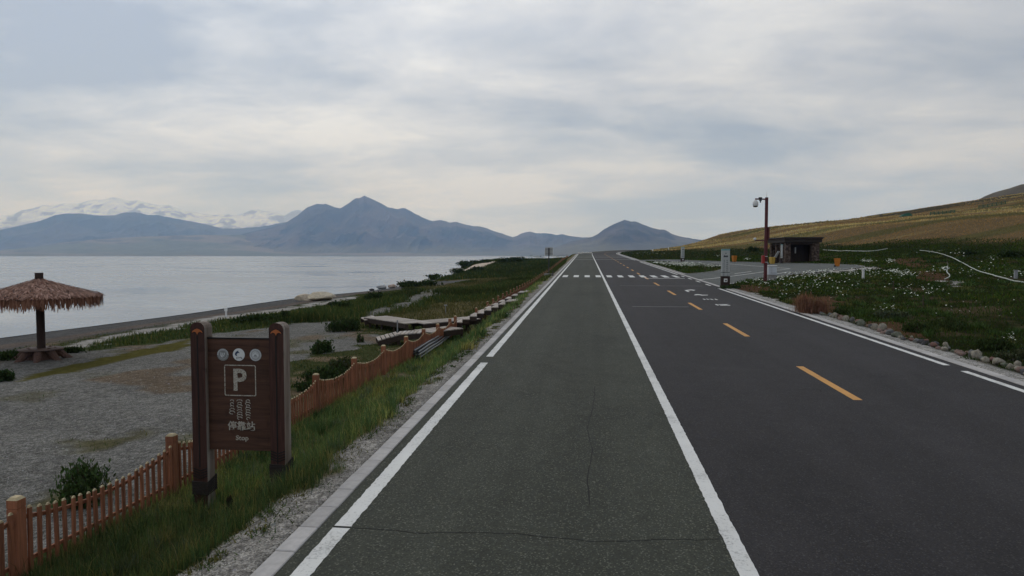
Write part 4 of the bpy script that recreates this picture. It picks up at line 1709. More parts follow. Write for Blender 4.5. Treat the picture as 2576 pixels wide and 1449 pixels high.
# ================================================================== boardwalks and steps
def plank_run(name, label, pts, width, zs, thick=0.05, pitch=0.19, group='weathered boardwalks'):
    root = tag(empty(name, (pts[0][0], pts[0][1], zs[0])), label, 'boardwalk')
    o0 = Vector(root.location)
    b = MB()
    b.box((0, 0, 0), (pitch - .014, width, thick))
    proto = b.build('plank', 'deck', root)
    first = True
    P = [Vector((p[0], p[1], z)) for p, z in zip(pts, zs)]
    for a, c in zip(P[:-1], P[1:]):
        d = c - a
        L = d.length
        n = max(1, int(L / pitch))
        az = math.atan2(d.y, d.x)
        tilt = math.atan2(d.z, math.hypot(d.x, d.y))
        for k in range(n):
            o = proto if first else link(proto.copy(), root)
            first = False
            o.location = a + d * ((k + .5) / n) - o0 + Vector((0, 0, random.uniform(-.006, .006)))
            o.rotation_euler = (0, -tilt, az + random.uniform(-.01, .01))
        for s_ in (-1, 1):
            nrm = Vector((-d.y, d.x, 0)).normalized() * (width / 2 - .06) * s_
            e = MB()
            e.bar(a + nrm - o0 - Vector((0, 0, .17)), c + nrm - o0 - Vector((0, 0, .17)), .08, .26)
            e.build('side_beam', 'deck_dark', root)
        for k in range(int(L / 1.6) + 1):
            q = a + d * min(1, k * 1.6 / L)
            for s_ in (-1, 1):
                nrm = Vector((-d.y, d.x, 0)).normalized() * (width / 2 - .16) * s_
                e = MB()
                zb_ = gz(q.x + nrm.x, q.y + nrm.y) - .1
                if q.z - .1 - zb_ > .05:
                    e.box((q.x + nrm.x - o0.x, q.y + nrm.y - o0.y, (zb_ + q.z - .06) / 2 - o0.z), (.12, .12, q.z - .06 - zb_))
                    e.build('support', 'deck_dark', root)
    return root


wa = [at_z(1192, 800, -0.62), at_z(1050, 812, -0.70), at_z(944, 797, -0.72), at_z(912, 803, -0.85)]
plank_run('boardwalk', 'long weathered plank boardwalk bending through the dark meadow', [(p.x, p.y) for p in wa], 1.7, [p.z for p in wa])
wb = [at_z(1143, 824, -0.62), at_z(1062, 834, -0.66), at_z(1000, 838.5, -0.75), at_z(948, 853, -1.02)]
plank_run('boardwalk', 'short weathered plank boardwalk sloping down to the gravel', [(p.x, p.y) for p in wb], 1.5, [p.z for p in wb])


def steps(label, top, foot, n, width, ztop, zfoot, landing):
    root = tag(empty('wooden_steps', (top[0], top[1], ztop)), label, 'steps')
    o0 = Vector(root.location)
    for k in range(n):
        f0, f1 = k / n, (k + 1) / n
        x0, x1 = top[0] + (foot[0] - top[0]) * f0, top[0] + (foot[0] - top[0]) * f1
        y = top[1] + (foot[1] - top[1]) * (f0 + f1) / 2
        z = ztop + (zfoot - ztop) * k / (n - 1)
        b = MB()
        w_ = abs(x1 - x0)
        b.box(((x0 + x1) / 2 - o0.x, y - o0.y, z - o0.z), (w_ + .03, width, .05), bev=.006)
        tr = b.build('tread', 'deck', root)
        e = MB()
        e.box(((x0 + x1) / 2 - o0.x, y - width / 2 + .05 - o0.y, z - .15 - o0.z), (w_ + .02, .06, .24))
        e.build('stringer', 'deck_dark', tr)
        e = MB()
        e.box(((x0 + x1) / 2 - o0.x, y + width / 2 - .05 - o0.y, z - .15 - o0.z), (w_ + .02, .06, .24))
        e.build('stringer', 'deck_dark', tr)
        e = MB()
        e.box((x1 - o0.x, y - o0.y, z - .12 - o0.z), (.03, width - .1, .19))
        e.build('riser', 'deck_dark', tr)
    b = MB()
    b.box((landing / 2, 0, .03), (landing, width + .1, .05), bev=.006)
    la = b.build('landing', 'deck', root)
    e = MB()
    e.box((landing / 2, -width / 2 + .04, -.12), (landing, .06, .24))
    e.build('stringer', 'deck_dark', la)
    for s_ in (-1, 1):
        for k in (0.2, 0.55, 0.9):
            x = top[0] + (foot[0] - top[0]) * k
            y = top[1] + (foot[1] - top[1]) * k + s_ * (width / 2 - .1)
            zt_ = ztop + (zfoot - ztop) * k - .1
            g_ = gz(x, y) - .1
            if zt_ - g_ > .03:
                e = MB()
                e.box((x - o0.x, y - o0.y, (zt_ + g_) / 2 - o0.z), (.1, .1, zt_ - g_))
                e.build('support', 'deck_dark', root)
    return root


steps('wooden steps from the kerb down to the short boardwalk, past the pipes', (-4.4, 41.3), (-7.55, 39.6), 8, 2.0, 0.58, -0.55, 1.05)
steps('wooden steps from the kerb down to the long boardwalk, behind the other steps', (-4.4, 48.8), (-7.5, 44.3), 8, 2.0, 0.72, -0.55, 1.05)

# ================================================================== black pipes beside the fence
pa, pb_ = at(1040, 905), at(1152, 829)
pack = [(c - (n - 1) / 2, r) for r, n in enumerate((6, 5, 4, 2)) for c in range(n)]
d_ = (pb_ - pa).normalized()
nrm = Vector((-d_.y, d_.x, 0)).normalized()
for k, (c, row) in enumerate(pack):
    s0, s1 = random.uniform(-.25, .2), random.uniform(-1.2, .8)
    ph = random.uniform(0, 6)
    drift = random.uniform(-.12, .12)
    pts = []
    for i in range(17):
        f = i / 16
        q = pa.lerp(pb_, f) + d_ * (s0 * (1 - f) + s1 * f)
        q = q - nrm * (.115 * c + .10 * math.sin(f * 5.5) + drift * f + .025 * math.sin(f * 8 + ph))
        pts.append(Vector((q.x, q.y, gz(q.x, q.y) + .10 + row * .095 + .10 * math.sin(f * math.pi) + .02 * math.sin(f * 7 + ph))))
    o = MB().tube(pts, 0.05, 9).build('plastic_pipe', 'pipe_black', None, True)
    tag(o, 'long black plastic pipe in the bundle lying along the picket fence', 'pipe', 'black pipes lying by the fence')

# ================================================================== road sign seen from behind
rb = Vector((-3.95, 71.5, gz(-3.95, 71.5)))
rr_ = tag(empty('road_sign', rb), 'square road sign seen from behind on a black pole', 'road sign')
rm = mpp(rb)
b = MB()
b.tube([(0, 0, -.3), (0, 0, 70 * rm)], .055, 10)
b.build('pole', 'metal_dark', rr_, True)
b = MB()
b.box((0, -.0, -.05 + .1), (.95, .6, .42), bev=.03)
b.build('foundation', 'concrete_dark', rr_)
b = MB()
b.box((0, .09, 61 * rm), (20.5 * rm, .02, 20 * rm))
pan = b.build('panel', 'panel_white', rr_)
for zz in (56, 66):
    b = MB()
    b.box((0, .065, zz * rm), (18 * rm, .03, .05))
    b.build('brace', 'metal_grey', pan)
for xa, za, wx_, hz_ in ((-10.2, 61, .03, 20.5), (10.2, 61, .03, 20.5)):
    b = MB()
    b.box((xa * rm, .08, za * rm), (wx_, .05, hz_ * rm))
    b.build('frame_edge', 'plain_white', pan)
b = MB()
b.box((0, .08, 71.2 * rm), (20.5 * rm, .05, .03))
b.build('frame_edge', 'plain_white', pan)
b = MB()
b.tube([(0, 0, 0), (0, 0, .55)], .06, 8)
mk = b.build('marker_post', 'metal_dark', None, True)
mk.location = (-3.5, 71.0, gz(-3.5, 71.0) - .03)
tag(mk, 'short black marker post on the kerb beside the road sign', 'bollard')

# ================================================================== pillar signs
def pillar_sign(p, rz, label, hgt=2.9):
    root = tag(empty('pillar_sign', p, rz), label, 'sign', 'white pillar signs round the lay-by')
    w, d = 0.60, 0.28
    b = MB()
    b.box((0, 0, .36), (w + .06, d + .06, .95), bev=.02)
    base = b.build('base', 'dark_wood', root)
    b = MB()
    b.box((0, -(d + .06) / 2 - .004, .52), (.26, .01, .26))
    b.build('picture_plate', 'plain_white', base)
    b = MB()
    b.box((.02, -(d + .06) / 2 - .012, .50), (.12, .008, .12))
    b.build('picture_mark', 'ink', base)
    b = MB()
    b.box((0, 0, (hgt + .83) / 2), (w, d, hgt - .83), bev=.015)
    pn = b.build('panel', 'panel_white', root)
    b = MB()
    b.box((0, 0, hgt - .06), (w + .01, d + .01, .10))
    b.build('top_band', 'teal', pn)
    b = MB()
    b.box((0, 0, 1.12), (w + .012, d + .012, .04))
    b.build('lower_band', 'ink', pn)
    yf = -d / 2 - .004
    b = MB()
    b.prism([(-.16, hgt - .62), (.16, hgt - .62), (.16, hgt - .52), (.06, hgt - .47), (0, hgt - .54), (-.08, hgt - .46), (-.16, hgt - .52)], 1, yf - .004, yf)
    b.build('emblem', 'ink', pn)
    b = MB()
    b.box((0, yf, hgt - .33), (.07, .008, .07))
    b.build('emblem', 'ink', pn)
    rs_ = random.Random(3)
    for xx, n0, s_ in ((.10, 7, .115), (-.13, 13, .085)):
        z_ = hgt - .85
        for k in range(n0):
            b = MB()
            for j in range(3):
                b.box((xx + rs_.uniform(-.015, .015), yf, z_ - s_ * .28 * j), (s_ * rs_.uniform(.5, .95), .008, s_ * .14))
            b.box((xx + rs_.uniform(-.02, .02), yf - .001, z_ - s_ * .28), (s_ * .16, .008, s_ * .7))
            b.build('glyph', 'ink', pn)
            z_ -= s_ * 1.25
    for k in range(5):
        b = MB()
        b.box((.13, yf, hgt - 1.9 - .10 * k), (.03, .008, .06))
        b.build('glyph', 'ink', pn)
    return root


p1 = Vector((10.95, 53.2, 0))
p1 = at(1824, 722)
p1.z = gz(p1.x, p1.y)
pillar_sign(p1, 0.0, 'white pillar sign with a teal top beside the lay-by entrance')
p2_ = at(1717, 658.5)
pillar_sign(p2_, R(20), 'white pillar sign on the flowered island between road and lay-by')
p3_ = at(1966, 662.5)
pillar_sign(p3_, R(70), 'white pillar sign turned edge-on in front of the dark shelter')
q = at(1952, 662.5)
ir = tag(empty('information_stand', q, R(-35)), 'slanted white information board beside the yellow bin and shelter', 'sign')
b = MB()
b.box((0, 0, .42), (.42, .35, .9), bev=.02)
b.build('base', 'dark_wood', ir)
b = MB()
b.box((.1, 0, 1.35), (.06, .9, 1.15), Matrix.Rotation(R(28), 3, 'Y'))
b.build('panel', 'plain_white', ir)

# ================================================================== camera pole
cp = at(1925, 712)
cm = mpp(cp)
croot = tag(empty('camera_pole', cp), 'dark red steel pole carrying surveillance cameras beside the white cabinet', 'pole')
H_ = 212 * cm
b = MB()
b.tube([(0, 0, -.3), (0, 0, 115 * cm)], .15, 12)
b.tube([(0, 0, 115 * cm), (0, 0, H_)], .135, 12)
pole = b.build('pole', 'pole_red', croot, True)
b = MB()
b.tube([(0, 0, H_), (0, 0, H_ + 15 * cm)], [.014, .008], 6)
b.build('antenna', 'metal_grey', croot)
b = MB()
b.tube([(-.1, 0, H_ - 4.5 * cm), (-28 * cm, 0, H_ - 3.5 * cm)], .06, 8)
arm = b.build('arm', 'pole_red', croot, True)
b = MB()
b.box((-15.5 * cm, 0, H_ - 2.0 * cm), (8 * cm, .22, 5 * cm), bev=.02)
b.box((-15 * cm, 0, H_ - 6.5 * cm), (5.5 * cm, .18, 4.5 * cm), bev=.02)
b.tube([(-15 * cm, 0, H_ - 8 * cm), (-15 * cm, 0, H_ - 13 * cm)], .05, 8)
b.build('lamp_box', 'metal_dark', arm)
b = MB()
c_ = (-27 * cm, 0, H_ - 24 * cm)
b.lathe([(.05, 7 * cm), (.12, 16 * cm), (.20, 13 * cm), (.23, 8 * cm), (.225, 4 * cm)][::-1] if False else [(.215, 3.2 * cm), (.235, 7 * cm), (.22, 12 * cm), (.13, 16 * cm), (.05, 19 * cm)], 16, c_)
dome = b.build('dome_camera', 'plain_white', arm, True)
b = MB()
b.lathe([(.03, -.2 * cm), (.13, .3 * cm), (.19, 1.4 * cm), (.205, 3.1 * cm)], 16, c_)
b.build('dome_glass', 'glass_dark', dome, True)
b = MB()
b.tube([(-.1, 0, 104 * cm), (-27 * cm, 0, 105.5 * cm)], .05, 8)
arm2 = b.build('arm', 'pole_red', croot, True)
b = MB()
b.box((-27 * cm, 0, 108.5 * cm), (.16, .42, .20), bev=.05)
b.tube([(-27 * cm, -.2, 108.5 * cm), (-27 * cm, -.25, 108.5 * cm)], .07, 8)
b.build('camera', 'plain_white', arm2)
b = MB()
b.box((5.5 * cm, 0, 122 * cm), (4 * cm, .3, 31 * cm), bev=.02)
b.build('junction_box', 'pole_red', croot)
b = MB()
b.box((-6.5 * cm, -.05, 57 * cm), (6.5 * cm, .34, 20 * cm), bev=.02)
b.build('equipment_box', 'box_red', croot)
for zz in (49.5, 64):
    b = MB()
    b.tube([(0, 0, zz * cm), (0, 0, zz * cm + .05)], .165, 12)
    b.build('clamp_band', 'plain_white', croot)
cb_ = at(1941, 709)
cr = tag(empty('electrical_cabinet', cb_), 'white metal electrical cabinet beside the dark red camera pole', 'cabinet')
b = MB()
b.box((0, 0, .18), (20 * cm, .5, .7))
b.build('plinth', 'concrete_dark', cr)
b = MB()
b.box((0, 0, .52 + 11 * cm), (21 * cm, .55, 22 * cm), bev=.01)
bd = b.build('body', 'cabinet_white', cr)
b = MB()
b.box((0, 0, .52 + 22.4 * cm), (23 * cm, .65, .07), bev=.02)
b.build('roof', 'plain_white', cr)
b = MB()
b.box((2 * cm, -.278, .52 + 4.5 * cm), (15 * cm, .01, .035))
b.build('vent', 'metal_grey', bd)
b = MB()
b.box((-2.6 * cm, -.278, .52 + 12 * cm), (.012, .008, 17 * cm))
b.build('door_gap', 'metal_grey', bd)

# ================================================================== bins
def wheelie_bin(p, rz, mat, label):
    root = tag(empty('wheelie_bin', p, rz), label, 'bin', 'yellow wheelie bins at the lay-by')
    b = MB()
    vs = [(-.25, -.26, .07), (.25, -.26, .07), (.25, .24, .07), (-.25, .24, .07), (-.31, -.36, .98), (.31, -.36, .98), (.31, .36, .98), (-.31, .36, .98)]
    b.add(vs, [(0, 3, 2, 1), (4, 5, 6, 7), (0, 1, 5, 4), (1, 2, 6, 5), (2, 3, 7, 6), (3, 0, 4, 7)])
    b.build('body', mat, root)
    b = MB()
    b.box((0, -.005, .995), (.66, .76, .05), bev=.015)
    b.box((0, .01, 1.045), (.60, .66, .05), bev=.02)
    lid = b.build('lid', mat, root)
    b = MB()
    b.tube([(-.24, .42, 1.0), (.24, .42, 1.0)], .02, 8)
    b.build('handle', mat, lid)
    for s_ in (-1, 1):
        b = MB()
        b.tube([(s_ * .24, .27, .11), (s_ * .31, .27, .11)], .115, 14)
        b.build('wheel', 'rubber', root)
    return root


wheelie_bin(at(2106, 671), R(70), 'bin_orange', 'orange-yellow wheelie bin standing alone past the shelter')
wheelie_bin(at(1942, 664), R(20), 'bin_yellow', 'pale yellow wheelie bin in front of the shelter')
wheelie_bin(at(1847, 659.5), R(15), 'bin_orange', 'orange-yellow wheelie bin at the lay-by edge left of the camera pole')

# ================================================================== shelter
c0 = at(1976, 661.5)
c1_ = at(2060, 661)
hm_ = mpp(c0)
sw = 85 * hm_
SH = 65 * hm_
shel = tag(empty('bus_shelter', c0, R(6.25)), 'dark brown flat-roofed wooden shelter with stone pillars', 'shelter')
LN = 6.4
zlo = -0.5
b = MB()
b.box((sw / 2, LN / 2, -.25), (sw + .6, LN + .6, .5))
b.build('floor', 'concrete', shel)
for nm, x, y, w_, d_ in (('pillar', .38, .38, .76, .76), ('pillar', sw - .55, .5, 1.1, 1.0), ('pillar', .3, LN - .3, .6, .6), ('pillar', sw - .3, LN - .3, .6, .6), ('pillar', .25, LN * .62, .5, .45), ('pillar', .25, LN * .34, .5, .45)):
    k = 0
    z_ = 0.0
    pil = MB()
    pil.box((x, y, SH * .39), (w_ - .06, d_ - .06, SH * .78))
    pm = pil.build('pillar', 'pillar_stone', shel)
    nrow = 11
    for k in range(nrow):
        hh = SH * .78 / nrow
        st = MB()
        st.box((x + random.uniform(-.015, .015), y + random.uniform(-.015, .015), (k + .5) * hh), (w_ + random.uniform(-.04, .03), d_ + random.uniform(-.04, .03), hh - .02), bev=.02)
        st.build('stone_course', 'pillar_stone', pm)
b = MB()
b.box((sw / 2, LN - .12, SH * .40), (sw - .6, .10, SH * .78))
b.box((sw - .12, LN * .55, SH * .40), (.10, LN * .75, SH * .78))
b.build('back_wall', 'dark_plank', shel)
b = MB()
b.box((sw / 2, 2.4, SH * .4), (sw - 1.0, .10, SH * .78))
wl_ = b.build('inner_wall', 'dark_plank', shel)
for k in range(12):
    b = MB()
    b.box((.7 + (sw - 1.4) * k / 11, 2.33, SH * .4), (.16, .05, SH * .76))
    b.build('batten', 'dark_wood', wl_)
b = MB()
b.box((sw * .47, 2.29, SH * .50), (.20, .03, .95), bev=.01)
b.build('bright_slit', 'plain_white', wl_)  # white strip painted for daylight in a slit window, no opening cut
b = MB()
b.box((sw / 2, .25, SH * .75), (sw, .30, .30))
b.build('front_beam', 'dark_wood', shel)
b = MB()
b.box((.25, LN / 2, SH * .75), (.30, LN - .4, .30))
b.build('side_beam', 'dark_wood', shel)
for k, yy in enumerate((LN * .18, LN * .47, LN * .8)):
    for zz in (.62, .68):
        b = MB()
        b.box((.22, yy, SH * zz), (.06, LN * .24, .08))
        b.build('louvre', 'dark_wood', shel)
b = MB()
b.box((sw / 2, LN / 2, SH * .86), (sw + .5, LN + .5, SH * .13))
rf = b.build('roof', 'dark_plank', shel)
b = MB()
b.box((sw / 2, LN / 2, SH * .945), (sw + .7, LN + .7, SH * .045))
b.build('eaves', 'dark_wood', rf)
b = MB()
b.box((sw / 2, LN / 2, SH * .985), (sw + .9, LN + .9, SH * .028))
b.build('roof_sheet', 'metal_dark', rf)

# ================================================================== rocks
def rock_mesh(name, seed, tint, sx=1, sy=1, sz=.7, n=2, lims=(.42, .82), smooth=False):
    rs_ = np.random.default_rng(seed)
    t = (1 + 5 ** .5) / 2
    V = np.array([(-1, t, 0), (1, t, 0), (-1, -t, 0), (1, -t, 0), (0, -1, t), (0, 1, t), (0, -1, -t), (0, 1, -t), (t, 0, -1), (t, 0, 1), (-t, 0, -1), (-t, 0, 1)], float)
    F = [(0, 11, 5), (0, 5, 1), (0, 1, 7), (0, 7, 10), (0, 10, 11), (1, 5, 9), (5, 11, 4), (11, 10, 2), (10, 7, 6), (7, 1, 8), (3, 9, 4), (3, 4, 2), (3, 2, 6), (3, 6, 8), (3, 8, 9), (4, 9, 5), (2, 4, 11), (6, 2, 10), (8, 6, 7), (9, 8, 1)]
    V /= np.linalg.norm(V, axis=1)[:, None]
    for _ in range(n):
        cache = {}
        V = list(map(tuple, V))
        NF = []

        def mid(a, b):
            k = (min(a, b), max(a, b))
            if k not in cache:
                m = np.array(V[a]) + np.array(V[b])
                m /= np.linalg.norm(m)
                V.append(tuple(m))
                cache[k] = len(V) - 1
            return cache[k]
        for a, b, c in F:
            ab, bc, ca = mid(a, b), mid(b, c), mid(c, a)
            NF += [(a, ab, ca), (b, bc, ab), (c, ca, bc), (ab, bc, ca)]
        F = NF
        V = np.array(V)
    for _ in range(13):                                            # knock facets off
        d = rs_.normal(0, 1, 3)
        d /= np.linalg.norm(d)
        lim = rs_.uniform(*lims)
        k = V @ d
        V = V - np.outer(np.clip(k - lim, 0, None), d)
    V = V + (0.012 if smooth else 0.05) * rs_.normal(0, 1, V.shape)
    V = V * np.array((sx, sy, sz))
    V[:, 2] -= V[:, 2].min()
    c = np.array(tint)[None] * (0.85 + 0.3 * rs_.uniform(0, 1, len(V)))[:, None]
    me_o = mesh_np(name, V, np.array(F), 'rock', smooth=smooth, attrs={'col': c})
    return me_o


TINTS = [('grey', (0.12, 0.122, 0.118)), ('reddish', (0.15, 0.085, 0.07)), ('pale', (0.235, 0.215, 0.175)), ('dark grey', (0.065, 0.065, 0.068)), ('brownish pink', (0.17, 0.118, 0.10)), ('greenish grey', (0.105, 0.112, 0.085))]
protos = []
for i, (nm, tc_) in enumerate(TINTS):
    for j in range(2):
        o = rock_mesh('border_rock', 100 + i * 7 + j, tc_, 1.0, .8 + .2 * j, .85, 1)
        protos.append((nm, o, [False]))
edging = []
y_ = 11.5
while y_ < 34:
    nm, o, fl_ = random.choice(protos)
    r_ = random.uniform(.11, .215) * (1.05 if y_ < 22 else .95)
    c = o if not fl_[0] else link(o.copy())
    fl_[0] = True
    x_ = 11.02 + .22 * math.sin(y_ * .7) * .5 + random.uniform(-.10, .12)
    c.location = (x_, y_, gz(x_, y_) - .05)
    c.scale = (r_, r_ * random.uniform(.85, 1.3), r_ * random.uniform(.8, 1.25))
    c.rotation_euler = (random.uniform(-.2, .2), random.uniform(-.2, .2), random.uniform(0, 6.28))
    edging.append((y_, nm, c, r_))
    if random.random() < .28:
        nm2, o2, fl2 = random.choice(protos)
        c = o2 if not fl2[0] else link(o2.copy())
        fl2[0] = True
        x2 = x_ + random.uniform(.25, .4)
        c.location = (x2, y_ + .1, gz(x2, y_) - .04)
        c.scale = (r_ * .8,) * 3
        c.rotation_euler = (0, 0, random.uniform(0, 6.28))
        tag(c, 'small %s stone lying behind the row of edging stones' % nm2, 'rock', 'stones edging the road')
    y_ += r_ * 1.75
for i, (y_, nm, c, r_) in enumerate(edging):
    a = edging[i - 1][1] if i else 'grey'
    d = edging[i + 1][1] if i + 1 < len(edging) else 'grey'
    size = 'large' if r_ > .185 else 'small' if r_ < .14 else 'medium'
    tag(c, ('%s %s edging stone between two %s ones' % (size, nm, a)) if a == d else '%s %s edging stone between a %s and a %s one' % (size, nm, a, d), 'rock', 'stones edging the road')
for nm, o, fl_ in protos:
    if not fl_[0]:
        bpy.data.objects.remove(o)

# boulders on the beach: (u, v base, half width, height, depth factor, tint, label)
for i, (u, v, hw, hh, df, tint, lab) in enumerate((
        (766, 757, 30, 17, .8, (0.40, 0.34, 0.26), 'pale tan boulder at the water edge, left one of the large pair'),
        (800, 757, 36, 20, .9, (0.44, 0.385, 0.29), 'largest pale tan boulder lying on the dark beach'),
        (832, 748, 14, 7, .8, (0.36, 0.31, 0.25), 'low tan stone slab behind the largest beach boulder'),
        (880, 754, 16, 6, .6, (0.42, 0.40, 0.36), 'flat pale stone slab half buried in the beach'),
        (934, 731, 7, 5, .8, (0.04, 0.035, 0.035), 'small dark mushroom-shaped rock at the waterline'),
        (958, 727, 13, 10, .8, (0.26, 0.26, 0.26), 'angular grey rock on the shore beside the mushroom rock'),
        (985, 724, 12, 8, .8, (0.36, 0.28, 0.23), 'pinkish shore rock between two grey rocks'),
        (1006, 716, 10, 7, .8, (0.085, 0.07, 0.065), 'dark brown rock on the grassy shore'),
        (1010, 722, 10, 4, .8, (0.44, 0.42, 0.38), 'low pale stone in the shore grass under the dark brown rock'))):
    p = at(u, v)
    m = mpp(p)
    o = rock_mesh('beach_boulder', 300 + i * 13, tint, hw * m, hw * m * df, hh * m * .62, 3, (.66, .95), True)
    o.location = (p.x, p.y + hw * m * df * .5, p.z - .12 * hh * m)
    o.rotation_euler = (0, 0, .3 * math.sin(i * 5))
    tag(o, lab, 'rock', 'rocks along the beach')
# white stones closing the old lane
for i in range(12):
    x_ = -2.8 + i * .40 + random.uniform(-.1, .1)
    y_ = 229 + random.uniform(-1.5, 2.5)
    o = rock_mesh('barrier_stone', 500 + i, (0.62, 0.61, 0.58), random.uniform(.25, .5), .3, random.uniform(.25, .5), 1)
    o.location = (x_ + float(xroad(y_)), y_, float(zroad(y_)))
    tag(o, 'white stone in the barrier across the far end of the old lane', 'stone', 'white stones across the lane')

# ================================================================== small posts, hoses, nets
def small_post(u, v, hpx, label, mat='plain_white', w=.10, board_=None, name='marker_post'):
    p = at(u, v)
    m = mpp(p)
    r = tag(empty(name, p), label, 'post')
    b = MB()
    b.box((0, 0, hpx * m / 2 - .1), (w, w, hpx * m + .2), bev=.01)
    b.build('shaft', mat, r)
    b = MB()
    if board_:
        b.box((0, -.02, hpx * m), (board_[0] * m, .08, board_[1] * m), bev=.01)
        b.build('head', mat, r)
    else:
        b.box((0, 0, hpx * m + .02), (w * 1.3, w * 1.3, .05))
        b.build('cap', mat, r)
    return r


small_post(1000, 846, 40, 'thin pale post standing beside the short boardwalk', 'metal_grey', .06)
small_post(1121, 789, 22, 'thin pale lamp post in the meadow above the long boardwalk', 'metal_grey', .05, (7, 3))
small_post(569, 797, 18, 'small white box on a post at the beach edge', 'plain_white', .10, (7, 9))
small_post(2171, 704, 22, 'white marker post standing in the flowers below the orange bin', 'plain_white', .16)
small_post(2555, 702, 20, 'pale stub post in the field beside the long white hose', 'metal_grey', .2)
small_post(2383, 672, 24, 'dark thin stake beside the long white hose', 'stem', .05)
small_post(2247, 736, 26, 'dark thin stake in the daisies below the brown soil', 'stem', .05)
small_post(2322, 768, 24, 'dark thin stake in the grass above the edging stones', 'stem', .05)
small_post(1642, 633, 5, 'tiny white stone post in the far flowers', 'plain_white', .35)


def hose(pts, rad, label, name='hose', n=8):
    P = [at(u, v) for u, v in pts]
    Q = []
    for a, c in zip(P[:-1], P[1:]):
        m = max(2, int((c - a).length / 1.0))
        Q += [a.lerp(c, i / m) for i in range(m)]
    Q.append(P[-1])
    S = []
    for i, q in enumerate(Q):                                      # soften the corners
        a = Q[max(0, i - 2):i + 3]
        x = sum(p.x for p in a) / len(a)
        y = sum(p.y for p in a) / len(a)
        S.append((x, y, gz(x, y) + rad * .9 + .10))
    o = MB().tube(S, rad, n).build(name, 'hose_white', None, True)
    return tag(o, label, 'hose', 'white irrigation hoses')


hose([(2308, 632), (2340, 635), (2370, 642), (2400, 653), (2425, 667), (2455, 682), (2490, 695), (2530, 707), (2576, 716), (2640, 728)], .05, 'long thick white hose winding down the green field')
hose([(2383, 662), (2384, 676), (2381, 688), (2391, 697), (2384, 706), (2368, 711)], .045, 'thin pale hose curling down to the brown soil')
hose([(2066, 632), (2110, 633.5), (2160, 635.5), (2195, 636), (2225, 631), (2240, 628)], .07, 'white hose running from the shelter into the field')
hose([(1620, 618), (1632, 622), (1650, 624), (1668, 625), (1678, 624), (1682, 629)], .15, 'far white hose zigzagging on the green slope beside the road')

# green netting on the hillside
p = at(2280, 545)
m = mpp(p)
b = MB()
b.add([(-16 * m, -1.5, 0), (18 * m, -1.5, -2 * m), (18 * m, 1.5, -2 * m), (-16 * m, 1.5, 0), (-8 * m, -.8, 7 * m), (4 * m, -.6, 10 * m), (14 * m, -.6, 4 * m), (4 * m, 1, 9 * m), (-8 * m, 1, 6 * m)],
      [(0, 1, 6, 5, 4), (1, 2, 6), (2, 3, 8, 7), (3, 0, 4, 8), (4, 5, 7, 8), (5, 6, 2, 7)])
o = b.build('net_heap', 'net_green', None)
o.location = p - Vector((0, 0, .3))
tag(o, 'heap of green netting lying on the brown hillside', 'netting')
for (ua, va, ub_, vb, lab) in ((2340, 541, 2402, 535, 'green wire-mesh fence beside the netting heap on the hill'), (2462, 524, 2530, 514, 'green wire-mesh fence highest on the brown hill')):
    a, c = at(ua, va), at(ub_, vb)
    root = tag(empty('mesh_fence', a), lab, 'fence', 'green mesh fences on the hill')
    n = 6
    m = mpp(a)
    hh = 8.5 * m
    prev = None
    for k in range(n + 1):
        q = a.lerp(c, k / n)
        q.z = gz(q.x, q.y)
        b = MB()
        b.box((q.x - a.x, q.y - a.y, q.z - a.z + hh / 2 - .2), (.16, .16, hh + .4))
        b.build('post', 'net_green', root)
        if prev is not None:
            w_ = MB()
            for j in range(4):
                z_ = hh * (.15 + .27 * j)
                w_.bar(prev - a + Vector((0, 0, z_)), q - a + Vector((0, 0, z_)), .05, .07)
            for j in range(1, 9):
                s_ = prev.lerp(q, j / 9) - a
                w_.box((s_.x, s_.y, s_.z + hh * .5), (.05, .05, hh * .85))
            w_.build('mesh_panel', 'net_green', root)
        prev = q

# standing stone on the ridge
p = at(1584, 619)
m = mpp(p)
o = rock_mesh('standing_stone', 777, (0.07, 0.06, 0.06), 3.6 * m, 2.5 * m, 6.2 * m, 2)
o.location = p - Vector((0, 0, .5))
tag(o, 'dark upright stone on the ridge where the road bends', 'stone')

